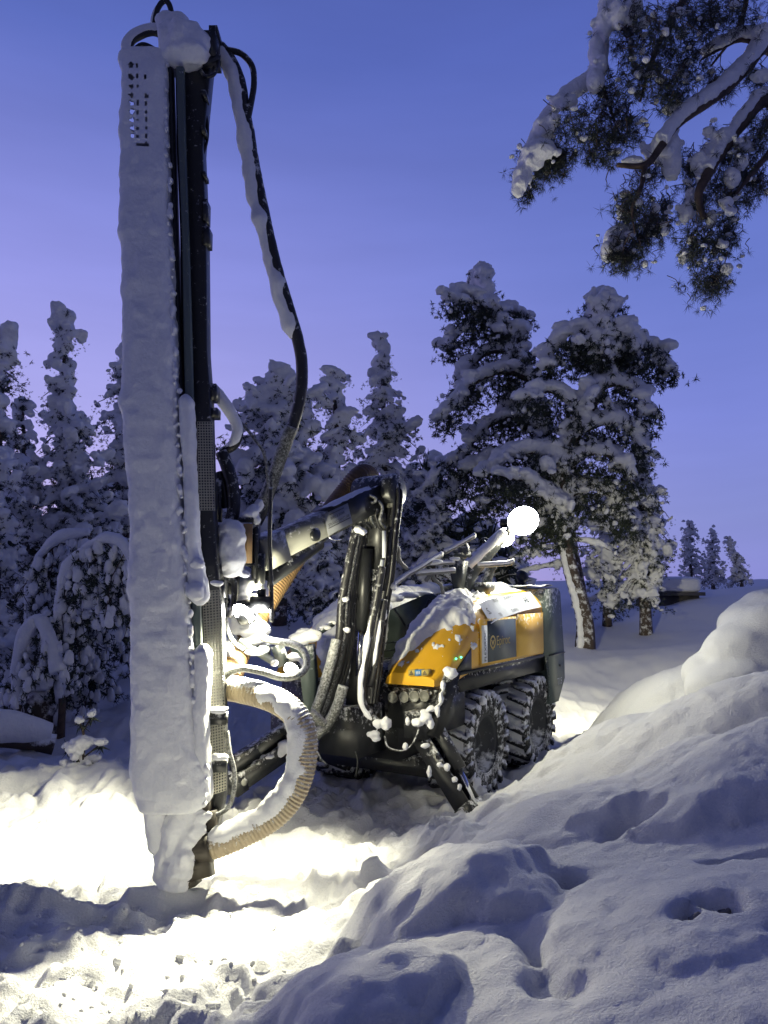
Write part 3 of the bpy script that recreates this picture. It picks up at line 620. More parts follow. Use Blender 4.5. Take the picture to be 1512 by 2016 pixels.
a = MB(); scatter(a, NT, P_, S_, RS.rand(len(P_)) * 6.28); a.build('crown', NEEDLE_NEAR, pine)['kind'] = 'stuff'
b = MB()
for L, f, k0, k1 in [(limbs[0], 1.5, 1, 8), (limbs[1], 1.3, 0, 4), (limbs[2], 1.15, 1, 6), (limbs[3], 1.9, 3, 11)]:
    Q = np.array(WP(L[k0:k1])); w = np.interp(np.arange(k0, k1), [0, len(L)], [.075, .05]) * f * .62
    b.tube(Q + [0, -.02, .05], w, 10, res=.04, noise=.35, nf=9)
for px, py, rx, ry in [(1190, 45, 16, 40), (1215, 30, 25, 30), (1245, 20, 25, 20), (1173, 100, 16, 38), (1172, 160, 18, 30), (1185, 125, 14, 20), (1110, 200, 30, 18), (1072, 250, 24, 24), (1062, 295, 34, 22), (1048, 318, 26, 20), (1020, 360, 14, 34), (1092, 235, 12, 14), (1040, 350, 10, 12),
                       (1310, 290, 30, 36), (1320, 320, 22, 40), (1285, 300, 18, 22), (1245, 318, 26, 10), (1210, 470, 22, 28), (1195, 495, 14, 24), (1230, 455, 18, 16), (1225, 415, 12, 14), (1375, 320, 18, 22), (1400, 300, 22, 24), (1425, 270, 24, 18), (1350, 420, 16, 20), (1385, 345, 16, 30), (1360, 390, 14, 22),
                       (1440, 350, 18, 22), (1460, 320, 16, 14), (1400, 430, 12, 20), (1430, 400, 14, 14), (1345, 505, 10, 18), (1432, 530, 12, 14), (1500, 150, 20, 14), (1330, 215, 30, 14), (1500, 60, 22, 14), (1395, 260, 14, 12), (1335, 25, 14, 10), (1270, 45, 12, 14), (1100, 300, 8, 8), (1310, 455, 9, 9), (1470, 290, 20, 12), (1270, 520, 8, 8), (1290, 410, 9, 12)]:
    Y = 5.88 + RS.normal() * .05; m = mpp(Y); b.lump(W(px, py, Y), (rx * m, min(rx, ry) * m * 1.1, ry * m), px, 2, .3, 2.0)
    for k in range(4): b.lump(W(px + RS.normal() * rx * .7, py + RS.normal() * ry * .7, Y + RS.normal() * .06), np.array((1, 1, 1)) * min(rx, ry) * m * RS.uniform(.25, .5), px + k, 1, .3)
for k in range(220):       # crumbs of snow caught in the needles
    p = P_[RS.randint(len(P_))]; b.lump(p + RS.normal(size=3) * .03 + [0, 0, .03], RS.uniform(.012, .034) * np.array([RS.uniform(.8, 1.7), 1, RS.uniform(.5, 1.2)]), k, 2, .55)
o = b.build('snow_cover', SNOW_TREE, pine, smooth=True); o['kind'] = 'stuff'; remesh(o, .012, 2, .025, .06)

# --- bent saplings, stump, log and seedling at the edge of the wood
def arch(label, pts, r, snow_r, tw_n):
    Q = np.array(WP(pts)); foot = Q[0].copy(); foot[2] = gz(foot[0], foot[1]) - .05; Q = np.vstack([foot, Q])
    root = thing('bent_sapling', foot, label, 'tree', 'young trees bent over by snow')
    rr = np.linspace(r, r * .3, len(Q)); m = MB(); m.tube(Q, rr, 7, res=.1, noise=.15); S, _ = spline(Q, rr, .1)
    nn, nr, ns, sp, sr, ss, stt = [], [], [], [], [], [], []
    for k in range(tw_n):
        p = S[RS.randint(len(S) // 4, len(S))]; L = RS.uniform(.3, .9); e = p + [RS.normal() * .22, RS.normal() * .25, -L]
        m.tube([p, (p + e) / 2 + [RS.normal() * .08, 0, .1], e], [.008, .006, .004], 4, caps=False)
        for q in np.linspace(.25, 1, 4):
            z = p * (1 - q) + e * q; [ (nn.append(z + RS.normal(size=3) * .06), nr.append(RS.rand() * 6), ns.append((RS.uniform(.05, .1),) * 3)) for _ in range(4)]
            for _ in range(2): sp.append(z + RS.normal(size=3) * .05 + [0, -.03, .03]); sr.append(RS.rand() * 6); stt.append(0); e2 = RS.uniform(.025, .075); ss.append((e2, e2 * .8, e2 * 1.8))
    m.build('trunk', BARK, root, smooth=True)
    a = MB(); scatter(a, TUFTS, nn, ns, np.array(nr)); a.build('crown', NEEDLE, root)['kind'] = 'stuff'
    b = MB(); b.tube(Q[1:] + np.array([-.02, -.03, .04]), snow_r * RS.uniform(.4, .8, len(Q) - 1), 12, res=.04, noise=.6, nf=4.5); scatter(b, LUMPS[2], sp, ss, np.array(sr), np.array(stt))
    b.build('snow_cover', SNOW_TREE, root, smooth=True)['kind'] = 'stuff'
arch('taller snow laden sapling arching over to the right beside the mast', [(122, 1380, 9.6), (118, 1250, 9.6), (122, 1180, 9.5), (140, 1120, 9.5), (175, 1085, 9.4), (215, 1065, 9.3), (250, 1080, 9.2), (275, 1130, 9.1)], .05, .095, 34)
arch('snow laden sapling bowed to the right behind the snow capped stump', [(65, 1340, 10.4), (62, 1200, 10.4), (70, 1130, 10.3), (95, 1085, 10.3), (130, 1060, 10.2), (180, 1052, 10.2)], .05, .1, 22)
arch('short snow covered sapling leaning right next to the fallen log', [(35, 1390, 9.4), (40, 1310, 9.4), (60, 1245, 9.3), (80, 1225, 9.3), (105, 1270, 9.2), (118, 1330, 9.1)], .045, .11, 8)
arch('thin sapling bent down low close to the foot of the mast', [(165, 1390, 10.6), (185, 1310, 10.5), (170, 1260, 10.5), (200, 1180, 10.4), (240, 1150, 10.4), (262, 1190, 10.3)], .035, .075, 24)
p = W(78, 1425, 9.7); p[2] = gz(p[0], p[1])
st = thing('tree_stump', p, 'dark jagged stump with a round cap of snow behind the fallen log', 'stump')
m = MB(); th = np.linspace(0, 2 * math.pi, 15)[:-1]
m.tube([p + [0, 0, -.1], p + [0, 0, .3], p + [.01, 0, .62]], [.24, .18, .15], 14, res=.06, noise=.35, nf=7); m.build('trunk', DEADWOOD, st, smooth=False)
b = MB(); b.lump(p + [0, -.02, .68], (.2, .2, .14), 4, 3, .12, flat=.4); b.build('snow_cover', SNOW_TREE, st, smooth=True)
A_, B_ = W(-90, 1470, 8.6), W(108, 1442, 9.0)
for q in (A_, B_): q[2] = gz(q[0], q[1]) + .17
lg = thing('fallen_log', (A_ + B_) / 2 - [0, 0, .17], 'thick fallen log under a rounded bolster of snow at the left edge', 'log')
m = MB(); m.tube([A_, (A_ + B_) / 2 + [0, 0, .02], B_], [.13, .12, .11], 12, res=.08, noise=.15, nf=5); m.build('trunk', DEADWOOD, lg, smooth=True)
b = MB(); b.tube([A_ + [0, 0, .12], (A_ + B_) / 2 + [0, -.02, .14], B_ + [-.05, 0, .12]], [.2, .19, .13], 16, res=.06, noise=.16, nf=3); b.build('snow_cover', SNOW_TREE, lg, smooth=True)
p = W(162, 1530, 6.6); p[2] = gz(p[0], p[1]) - .03
sd = thing('spruce_seedling', p, 'tiny snow plastered spruce seedling standing on the bank left of the mast', 'sapling')
m, b, a = MB(), MB(), MB(); m.tube([p, p + [.005, 0, .25], p + [-.01, 0, .42]], [.012, .01, .006], 6)
tips = [(-.02, .42), (.07, .47), (-.13, .2), (.16, .24), (-.06, .14), (.1, .1)]
for k, (dx, dz) in enumerate(tips):
    e = p + [dx, -.04 + .03 * (k % 3), dz]; m.tube([p + [0, 0, max(.05, dz - .12)], e], .007, 5); b.lump(e + [0, -.01, .02], (.04 + .02 * (k > 1), .045, .035), k, 2, .25)
    scatter(a, TUFTS, [e - [0, 0, .02]], [(.09,) * 3], np.array([k * 1.]))
for k in range(9): b.lump(p + [RS.normal() * .09, RS.normal() * .05, RS.uniform(0, .3)], RS.uniform(.025, .06) * np.array([1.2, 1, .8]), k + 20, 2, .3)
b.lump(p + [0, -.02, .25], (.1, .07, .06), 3, 2, .3); b.lump(p + [-.05, 0, 0], (.16, .12, .08), 8, 2, .3); b.lump(p + [.12, 0, -.02], (.14, .12, .09), 9, 2, .3)
m.build('trunk', BARK, sd); a.build('crown', NEEDLE, sd); o = b.build('snow_cover', SNOW_TREE, sd, smooth=True); o['kind'] = 'stuff'; remesh(o, .009, 1, .035, .05)

# --- little shed beyond the ridge
p = W(1350, 1190, 22.6); sh = thing('shed', (p[0], 23.9, gz(p[0], 23.9) - .3), 'low dark shed with thick snow on its flat roof beyond the ridge', 'shed')
zt = W(1340, 1172, 22.6)[2]; l, r = W(1307, 1178, 22.6)[0], W(1383, 1178, 22.6)[0]
m = MB(); m.box(((l + r) / 2, 24, zt - 1.0), (r - l - .1, 2.6, 2.0)); m.build('wall', WALL, sh)
m = MB(); m.box(((l + r) / 2, 24, zt + .04), (r - l + .1, 3.0, .1)); rf = m.build('roof', WALL, sh)
m = MB(); V, Fc = ICO[3]; V = np.sign(V) * np.abs(V) ** .45; m.add(V * [(r - l) / 2 + .1, 1.55, .26] + [(l + r) / 2, 24, zt + .3], Fc); m.build('snow_cover', SNOW_TREE, sh, smooth=True)

# ================================================================== the drill rig
UX, VX = np.array([.5292, .8485, 0]), np.array([-.8485, .5292, 0]); ZX = np.array([0, 0, 1.])
A0 = np.array([.95, 7.1, 0.])
def mf(u, v, z): return A0 + UX * u + VX * v + ZX * z      # rig frame: u backwards, v across, z up
def on_plane(px, py, n, c):
    d = ray(px, py); o_ = np.array([0, 0, CAMZ]); return o_ + d * ((c - (o_ - A0).dot(n)) / d.dot(n))
def on_u(px, py, u): return on_plane(px, py, UX, u)
def on_v(px, py, v): return on_plane(px, py, VX, v)
rig = thing('drill_rig', mf(.4, .88, 0), 'yellow and black wheeled drill rig with a tall snow covered mast and lit work lamps', 'drill rig')
def part(name, mb, m, parent=None, smooth=False, label=None):
    o = mb.build(name, m, parent or rig, smooth)
    if label: o['label'] = label
    return o
def text_geo(txt, size, origin, xd, yd, align='LEFT'):
    cu = bpy.data.curves.new('lettering', 'FONT'); cu.body = txt; cu.size = size; cu.align_x = align; cu.extrude = 0; cu.resolution_u = 3
    ob = bpy.data.objects.new('lettering_source', cu); COL.objects.link(ob)
    dg = bpy.context.evaluated_depsgraph_get(); me = bpy.data.meshes.new_from_object(ob.evaluated_get(dg))
    V = np.array([v.co[:] for v in me.vertices]); Fc = [tuple(p.vertices) for p in me.polygons]
    bpy.data.objects.remove(ob); bpy.data.meshes.remove(me)
    return np.asarray(origin) + V[:, :1] * np.asarray(xd) + V[:, 1:2] * np.asarray(yd), Fc
def letter(parent, txt, size, origin, xd, yd, m, align='LEFT', name='lettering'):
    V, Fc = text_geo(txt, size, origin, xd, yd, align); mb = MB(); mb.poly(V, Fc); return part(name, mb, m, parent)
def snow(parent, lumps, voxel=.014, smooth=4, amp=.02, size=.08, name='snow_cover', sub=2):
    """snow lying on a part; lumps: (px, py, Y, rx px, rz px[, ry m])"""
    mb = MB()
    for k, q in enumerate(lumps):
        px, py, Y, rx, rz = q[:5]; m_ = mpp(Y); ry = q[5] if len(q) > 5 else (rx + rz) / 2 * m_
        mb.lump(W(px, py, Y), (rx * m_, ry, rz * m_), int(px + py) % 97, sub, .32)
    o = mb.build(name, SNOW, parent, True); remesh(o, voxel, smooth, amp, size); o['kind'] = 'stuff'; return o

# ---- chassis
m = MB(); m.box(mf(.55, .88, .80), (2.7, .82, .72), (UX, VX, ZX)); m.box(mf(-.3, .88, .62), (1.0, .8, .42), (UX, VX, ZX))
m.box(mf(.5, .28, 1.07), (2.0, .5, .18), (UX, VX, ZX)); m.box(mf(.5, 1.48, 1.07), (2.0, .5, .18), (UX, VX, ZX))
m.box(mf(-.62, .30, .86), (.46, .50, .34), (UX, VX, ZX)); m.box(mf(-.62, 1.46, .86), (.46, .50, .34), (UX, VX, ZX))
m.box(mf(-.45, .88, .33), (.3, 1.5, .16), (UX, VX, ZX))
for u in (0, 1.3): m.tube([mf(u, .3, .46), mf(u, 1.46, .46)], .09, 12)
chassis = part('chassis', m, BLACK)
m = MB(); m.box(mf(-.86, .88, .74), (.04, .55, .3), (UX, VX, ZX)); m.box(mf(-.885, .70, .60), (.03, .16, .2), (UX, VX, ZX)); m.box(mf(-.885, 1.12, .66), (.03, .2, .26), (UX, VX, ZX))
part('front_plate', m, STEEL_DK, chassis)
m = MB(); m.poly([on_u(638, 1395, -.9), on_u(688, 1388, -.9), on_u(668, 1362, -.9), on_u(640, 1350, -.9)], [(0, 1, 2, 3)]); part('front_step', m, GALV, chassis)
# ---- gauges
for px, py in [(775, 1373), (797, 1372), (817, 1371), (837, 1370)]:
    c = on_u(px, py, -.865); m = MB(); m.lathe([(.030, 0), (.045, .004), (.047, .018), (.040, .02), (.038, .006), (.002, .006)], c, -UX, 24); ga = part('gauge', m, JIB, chassis, True)
# ---- wheels
LUGS = 20
def make_wheel(c, lab=None):
    r, w = .46, .34
    m = MB(); prof = [(.25, -.20), (.30, -.215), (.38, -.222), (.425, -.205), (.435, -.17), (.435, .17), (.425, .205), (.38, .222), (.30, .215), (.25, .20)]
    m.lathe(prof, c, VX, 40)
    for k in range(LUGS):
        for sd in (-1, 1):
            a = (k + (.5 if sd > 0 else 0)) * 2 * math.pi / LUGS; rad = math.cos(a) * UX + math.sin(a) * ZX; tan = -math.sin(a) * UX + math.cos(a) * ZX
            ctr = np.asarray(c) + rad * (r - .018) + VX * sd * .115
            ax = VX * .95 + tan * .32 * sd; ax = ax / np.linalg.norm(ax); t2 = np.cross(rad, ax)
            m.box(ctr, (.215, .052, .07), (ax, t2, rad)); m.box(np.asarray(c) + rad * (r - .055) + VX * sd * .218, (.022, .06, .11), (VX, tan, rad))
    wh = part('wheel', MB().lathe([(.02, -.07), (.06, -.07), (.06, .12), (.02, .12)], c, VX, 16), STEEL_DK, None, True, lab)
    part('tyre', m, TYRE, wh)
    m = MB(); m.lathe([(.0, -.02), (.08, -.03), (.09, -.09), (.11, -.09), (.13, -.02), (.20, .0), (.235, -.16), (.262, -.205), (.268, -.20), (.255, -.1), (.255, .19), (.22, .12), (.0, .12)], c, VX, 36)
    for k in range(8):
        a = k * math.pi / 4; m.lathe([(.0, -.045), (.014, -.045), (.014, -.0)], np.asarray(c) + .155 * (math.cos(a) * UX + math.sin(a) * ZX), VX, 6)
    part('rim', m, RIM, wh, True)
    m = MB(); seg, rows = 80, 9; V = np.zeros((rows, seg, 3))
    for i_ in range(rows):
        for j_ in range(seg):
            a = j_ * 2 * math.pi / seg; V[i_, j_] = np.asarray(c) + VX * (-.185 + .37 * i_ / (rows - 1)) +   .446 * (math.cos(a) * UX + math.sin(a) * ZX)
    V = V.reshape(-1, 3); nz = fbm(V, 9, 3, 5); C_ = np.asarray(c); rv = V - C_; ax_ = (rv @ VX)[:, None] * VX; rv = rv - ax_
    V = C_ + ax_ + rv * (1 + .055 * nz)[:, None]
    i_ = np.arange(rows - 1)[:, None] * seg; j_ = np.arange(seg)[None, :]; j2 = (j_ + 1) % seg
    m.add(V, np.stack([i_ + j_, i_ + j2, i_ + seg + j2, i_ + seg + j_], -1).reshape(-1, 4)); part('packed_snow', m, SNOW, wh, True)
    return wh
wheel0 = make_wheel(mf(0, .225, .46))
for u, v in [(1.3, .225), (0, 1.535), (1.3, 1.535)]:
    w = wheel0.copy(); COL.objects.link(w); w.parent = rig; w.location = wheel0.location + Vector(mf(u, v, .46) - mf(0, .225, .46))
    for ch in list(wheel0.children): c = ch.copy(); COL.objects.link(c); c.parent = w
# snow clods round the front tyre
snow(wheel0, [(905, 1490, 6.95, 18, 14), (925, 1545, 6.9, 22, 26), (915, 1520, 6.9, 16, 16), (950, 1380, 6.85, 8, 10), (905, 1460, 6.9, 12, 8), (945, 1560, 6.85, 14, 14)], .012, 2, .03, .05)

# ---- cowls
ST = np.array([[-.93, 1.07, 1.12, 1.16], [-.88, 1.07, 1.15, 1.22], [-.80, 1.08, 1.2, 1.27], [-.69, 1.08, 1.27, 1.37], [-.5, 1.12, 1.36, 1.50], [-.33, 1.14, 1.43, 1.61], [-.1, 1.16, 1.51, 1.70], [.18, 1.165, 1.57, 1.76], [.8, 1.165, 1.63, 1.81], [1.4, 1.165, 1.66, 1.83]])
def cowl_surface(nu, ns, mirror=False):
    us = np.linspace(-.93, 1.4, nu); zb, zs, zt = [np.interp(us, ST[:, 0], ST[:, k]) for k in (1, 2, 3)]
    G = np.zeros((nu, ns, 3)); S = np.linspace(0, 1, ns)
    for i in range(nu):
        e = .06 * max(0, (-.75 - us[i]) / .18)
        cs = np.array([(e, zb[i]), (e, zs[i]), (e + .03, zs[i] + .35 * (zt[i] - zs[i])), (e + .09, zs[i] + .72 * (zt[i] - zs[i])), (e + .2, zt[i]), (.45, zt[i]), (.51, zt[i] - .03), (.53, zt[i] - .1), (.53, zb[i])])
        L = np.concatenate([[0], np.cumsum(np.linalg.norm(np.diff(cs, axis=0), axis=1))]); L /= L[-1]
        vv, zz = np.interp(S, L, cs[:, 0]), np.interp(S, L, cs[:, 1])
        if mirror: vv = 1.76 - vv
        G[i] = A0 + us[i] * UX + vv[:, None] * VX + zz[:, None] * ZX
    return us, S, G
def grid_faces(nu, ns):
    i = np.arange(nu - 1)[:, None] * ns; j = np.arange(ns - 1)[None, :]
    return np.stack([i + j, i + j + 1, i + ns + j + 1, i + ns + j], -1).reshape(-1, 4)
def make_cowl(mirror, lab):
    nu, ns = 60, 48; us, S, G = cowl_surface(nu, ns, mirror)
    m = MB(); m.add(G.reshape(-1, 3), grid_faces(nu, ns))
    for row in (G[0], G[-1]): m.poly(row, [tuple(range(ns))])
    m.poly(np.vstack([G[:, 0], G[:, -1]]), [(k, k + 1, nu + k + 1, nu + k) for k in range(nu - 1)])
    c = part('cowl', m, YELLOW, None, False, lab)
    nu, ns = 170, 120; us, S, G = cowl_surface(nu, ns, mirror); Nn = np.cross(np.gradient(G, axis=0), np.gradient(G, axis=1)); Nn /= np.linalg.norm(Nn, axis=2)[..., None] + 1e-9
    if Nn[nu // 2, ns // 2, 2] < 0: Nn = -Nn
    P = G.reshape(-1, 3); nz = fbm(P, 3.5, 3, 3).reshape(nu, ns); n2 = fbm(P, 14, 3, 4).reshape(nu, ns); n3 = fbm(P, 40, 2, 6).reshape(nu, ns)
    U_, S_ = np.meshgrid(us, S, indexing='ij')
    edge = np.interp(us, [-.93, -.8, -.5, -.2, -.15, .1, 1.4], [1.0, .66, .38, .33, .33, .47, .50])[:, None]
    cov = sstep(-.05, .12, S_ - edge + .06 * nz + .05 * n2) * sstep(-.92, -.70, U_ + .07 * nz) * (1 - .85 * sstep(.92, .99, S_))
    th = cov * (.06 + .04 * nz + .024 * n2) + .006 * n3 * cov - .012 * (1 - cov)
    bite = sstep(.42, .75, n2 + .3 * n3 + .35 * np.exp(-((S_ - edge + .1) / .12) ** 2) - .1) * (U_ < .0) * (S_ > .12) * (U_ > -.9); th = np.maximum(th, -.012 + bite * .035)
    m = MB(); m.add((G + Nn * th[..., None] + ZX * (cov * .015)[..., None]).reshape(-1, 3), grid_faces(nu, ns)); part('snow_cover', m, SNOW, c, True)
    return c
cowl = make_cowl(False, 'yellow front cowl with stickers and a snow covered slope')
make_cowl(True, 'yellow cowl partly hidden behind the hoses')
def side_panel(name, u0, u1, z0, z1, m_, off=.008, parent=cowl):
    mb = MB(); mb.box(mf((u0 + u1) / 2, -off / 2, (z0 + z1) / 2), (u1 - u0, off, z1 - z0), (UX, VX, ZX)); return part(name, mb, m_, parent)
side_panel('door_panel', -.19, 1.385, 1.175, 1.585, YELLOW_CLEAN, .012)
side_panel('badge_panel', -.045, .62, 1.195, 1.565, BLUEGREY, .018)
side_panel('model_strip', -.165, -.055, 1.195, 1.53, WHITE, .018)
side_panel('rear_panel', .64, 1.375, 1.19, 1.6, YELLOW_CLEAN, .018)
side_panel('trim_rail', -.9 + .25, 1.38, 1.135, 1.16, BLACK_CLEAN, .02)
fr = -VX * .021
letter(cowl, 'Epiroc', .125, mf(.14, 0, 1.335) + fr, UX, ZX, GOLD)
letter(cowl, 'FLEXIROC', .062, mf(-.085, 0, 1.205) + fr, ZX, -UX, INK)
m = MB(); c = mf(.06, 0, 1.37) + fr
th = np.linspace(0, 2 * math.pi, 25)[:-1]
ring = lambda r: [c + r * (math.cos(t) * UX + math.sin(t) * ZX) for t in th]
m.poly(ring(.062) + ring(.044), [(k, (k + 1) % 24, 24 + (k + 1) % 24, 24 + k) for k in range(24)])
m.poly([c - UX * .036 + ZX * .02, c - UX * .016 + ZX * .02, c - ZX * .004, c + UX * .016 + ZX * .02, c + UX * .036 + ZX * .02, c - ZX * .036], [(0, 1, 2, 5), (2, 3, 4, 5)]); m.poly([c - UX * .03 - ZX * .045, c + UX * .03 - ZX * .045, c - ZX * .075], [(0, 1, 2)])
part('emblem', m, GOLD, cowl)
# company sticker on the shoulder of the cowl
us, S, G = cowl_surface(60, 48); io, i1 = np.argmin(abs(us - .02)), np.argmin(abs(us - 1.3)); zsi = lambda i: G[i]
def shoulder(u, f):      # f 0..1 from the top of the side up the shoulder
    zs, zt = np.interp(u, ST[:, 0], ST[:, 2]), np.interp(u, ST[:, 0], ST[:, 3])
    a, b = mf(u, 0, zs + .005), mf(u, .09, zs + .72 * (zt - zs)); return a * (1 - f) + b * f + (-VX * .7 + ZX * .5) * .02
m = MB(); uu = np.linspace(.02, 1.32, 14); V = np.array([[shoulder(u, f) for f in (-.1, 1.25)] for u in uu]).reshape(-1, 3)
m.add(V, grid_faces(14, 2)); part('company_sticker', m, WHITE, cowl)
yd = (shoulder(.6, 1) - shoulder(.6, 0)); yd /= np.linalg.norm(yd); xd = shoulder(1.2, .5) - shoulder(.1, .5); xd /= np.linalg.norm(xd); nn = np.cross(xd, yd) * .004
for tx, sz, u_, f_ in [('SPRÄNGTJÄNST', .10, .08, .42), ('AB', .10, .98, .42), ('BERG', .05, .3, .98), ('BORRNING', .05, .56, .98), ('TEL', .045, .25, .05), ('TUNNEL', .045, .55, .05)]: letter(cowl, tx, sz, shoulder(u_, f_) + nn, xd, yd, INK)
# dark corner window with two glowing green dots, warning stickers
m = MB(); m.prism([mf(-.70, 0, 1.155), mf(-.37, 0, 1.155), mf(-.37, 0, 1.345)], -VX * .008); wd = part('corner_window', m, BLACK_CLEAN, cowl)
for px, py in [(898, 1297), (908, 1294)]: m = MB(); m.lump(on_v(px, py, -.012), .009, 1, 1, 0); part('green_dot', m, GREEN_DOT, cowl)
def on_nose(px, py): return on_u(px, py, -.955) 
for k, px in enumerate((810, 823, 836)):
    a, b, c2, d = on_nose(px - 6.3, 1331), on_nose(px + 6.3, 1330), on_nose(px + 6.3, 1318), on_nose(px - 6.3, 1319)
    m = MB(); m.prism([a, b, c2, d], UX * .06); stk = part('warning_sticker', m, BLUEINK if k == 1 else GOLD, cowl)
    m = MB(); q = (a + b + c2 + d) / 4 - UX * .003; xd = (b - a) / np.linalg.norm(b - a)
    if k == 1:
        for s_ in (-.014, 0, .014): m.box(q + xd * s_, (.007, .002, .024), (xd, UX, ZX))
    else:
        m.poly([q - xd * .02 - ZX * .016, q + xd * .02 - ZX * .016, q + ZX * .02, q - xd * .012 - ZX * .011, q + xd * .012 - ZX * .011, q + ZX * .011], [(0, 1, 4, 3), (1, 2, 5, 4), (2, 0, 3, 5)]); m.box(q - ZX * .003, (.004, .002, .014), (xd, UX, ZX))
    part('pictogram', m, WHITE if k == 1 else INK, cowl)
# ---- rear hood
rp = [(1.41, 1.84), (1.86, 1.86), (1.93, 1.80), (2.02, 1.12), (2.02, .85), (1.80, .62), (1.52, .62), (1.52, 1.14), (1.41, 1.14)]
m = MB(); m.prism([mf(u, -.02, z) for u, z in rp], VX * .62); m.prism([mf(u, 1.16, z) for u, z in rp], VX * .62); m.box(mf(1.7, .88, 1.3), (.6, .55, 1.0), (UX, VX, ZX))
rear = part('rear_hood', m, GREYGREEN)
m = MB(); m.box(mf(1.77, -.026, 1.135), (.5, .01, .012), (UX, VX, ZX)); m.lathe([(0, -.03), (.014, -.03), (.014, 0)], mf(1.86, 0, 1.0), VX, 10); part('panel_seam', m, BLACK_CLEAN, rear)
letter(rear, 'T15', .10, mf(1.76, -.0235, .80), UX, ZX, WHITE)
mb = MB(); nu, nv = 16, 50; V = np.array([[mf(1.36 + .58 * i / (nu - 1), -.03 + 1.8 * j / (nv - 1), 1.86) for j in range(nv)] for i in range(nu)]).reshape(-1, 3); V[:, 2] += .02 + .035 * fbm(V, 5, 3, 2)
mb.add(V, grid_faces(nu, nv)); part('snow_cover', mb, SNOW, rear, True)
# ---- operator canopy between the cowls
m = MB(); m.prism([on_u(768, 1200, .15), on_u(838, 1170, .15), on_u(852, 1178, .15), on_u(846, 1220, .15), on_u(800, 1300, .15), on_u(742, 1360, .15)], UX * .9)
canopy = part('service_hood', m, plain('dark_green_paint', (.04, .055, .05), .45, var=.2))
m = MB(); m.prism([on_u(838, 1169, .30), on_u(892, 1166, .30), on_u(885, 1190, .30), on_u(850, 1225, .30)], UX * .9); part('side_flap', m, GREYGREEN, canopy)
m = MB(); m.tube([on_u(776, 1200, .1), on_u(800, 1235, .1)], .012, 6); m.tube([on_u(845, 1180, .1), on_u(790, 1320, .1)], .014, 6); m.lathe([(0, -.03), (.05, -.03), (.06, .0)], on_u(806, 1240, .12), UX, 16); part('wiper_stay', m, BLACK_CLEAN, canopy, True)
snow(canopy, [(775, 1178, 7.6, 22, 9), (805, 1172, 7.7, 24, 7), (835, 1168, 7.8, 20, 6), (760, 1195, 7.5, 14, 8)], .016, 3)
for k in range(5):
    m = MB(); m.beam(on_u(745 + k * 4, 1330 - k * 16, -.25 + k * .05), on_u(780 + k * 5, 1325 - k * 16, -.25 + k * .05), .05, .012); part('step_slat', m, BLACK, canopy)
# ---- boom
m = MB(); m.beam(W(756, 965, 6.5), W(742, 1130, 6.62), .24, .20, (1, 0, 0)); m.beam(W(744, 1120, 6.6), W(700, 1450, 6.75), .27, .24, (1, 0, 0)); m.lathe([(0, -.2), (.13, -.2), (.14, -.18), (.14, .18), (.13, .2), (0, .2)], W(745, 968, 6.48), VX, 20)
m.box(W(700, 1430, 6.72), (.5, .4, .4), (UX, VX, ZX)); boom = part('boom', m, BLACK)
m = MB(); m.beam(W(756, 1045, 6.28), W(756, 1098, 6.3), .055, .03, (1, 0, 0)); m.beam(W(753, 1102, 6.3), W(741, 1165, 6.34), .05, .03, (1, 0, 0)); part('cover_plate', m, WHITE, boom)
m = MB(); m.tube([W(722, 1080, 6.45), W(712, 1240, 6.5)], .055, 14); cyl = part('lift_cylinder', m, BLACK_CLEAN, boom, True); m = MB(); m.tube([W(712, 1240, 6.5), W(706, 1330, 6.55)], .03, 12); part('cylinder_rod', m, CHROME, boom, True)
for px, py, Y, sz in [(742, 990, 6.4, (.10, .05, .07)), (758, 945, 6.4, (.08, .05, .06)), (708, 1000, 6.3, (.12, .08, .05)), (690, 1020, 6.2, (.1, .07, .06)), (752, 1018, 6.38, (.07, .03, .07)), (722, 1015, 6.28, (.06, .05, .1)), (770, 985, 6.35, (.05, .05, .12))]:
    m = MB(); m.box(W(px, py, Y), sz, (UX, VX, ZX)); part('valve_block', m, GALV, boom)
# jib towards the mast
p, q = W(508, 1092, 5.35), W(742, 978, 6.4); d = (q - p) / np.linalg.norm(q - p); a = np.cross(d, ZX); a /= np.linalg.norm(a); b = np.cross(a, d)
m = MB(); m.beam(p, q, .15, .185); m.beam(p - d * .02 + a * .01, p + d * .2 + a * .01, .19, .22); jib = part('jib', m, JIB)
m = MB(); m.beam(p + d * .72, q + d * .02, .165, .20); part('jib_sleeve', m, BLACK_CLEAN, jib)
def jf(t, h): return p + d * t + a * .0775 + b * h
Lj = np.linalg.norm(q - p)
m = MB(); m.box(p + d * Lj * .56 + a * .084, (.30, .006, .165), (d, a, b)); part('jib_sticker', m, GREYSTICK, jib)
o_ = p + d * (Lj * .56) + a * .089
letter(jib, 'SPRÄNGTJÄNST AB', .030, o_ - b * .02, d, b, INK, 'CENTER'); letter(jib, 'BERG & BORR', .028, o_ + b * .02, d, b, INK, 'CENTER')
m = MB(); m.box(o_ - b * .032, (.27, .002, .005), (d, a, b)); m.box(o_ + b * .062, (.18, .002, .005), (d, a, b)); part('sticker_line', m, INK, jib)
m = MB(); m.lathe([(0, .03), (.035, .03), (.05, .02), (.05, 0)], p + d * Lj * .36 - b * .03 + a * .075, a, 18); part('pivot_pin', m, BLACK, jib, True)
m = MB(); V = np.array([[p + d * Lj * (.55 + .42 * i / 19) + b * (.1 + .028 * math.sin(math.pi * i / 19) * (1 - abs(j - 4) / 5)) + a * .018 * (j - 4) for j in range(9)] for i in range(20)]).reshape(-1, 3); V += b * (.01 * fbm(V, 20, 2, 1))[:, None]; m.add(V, grid_faces(20, 9)); part('snow_cover', m, SNOW, jib, True)
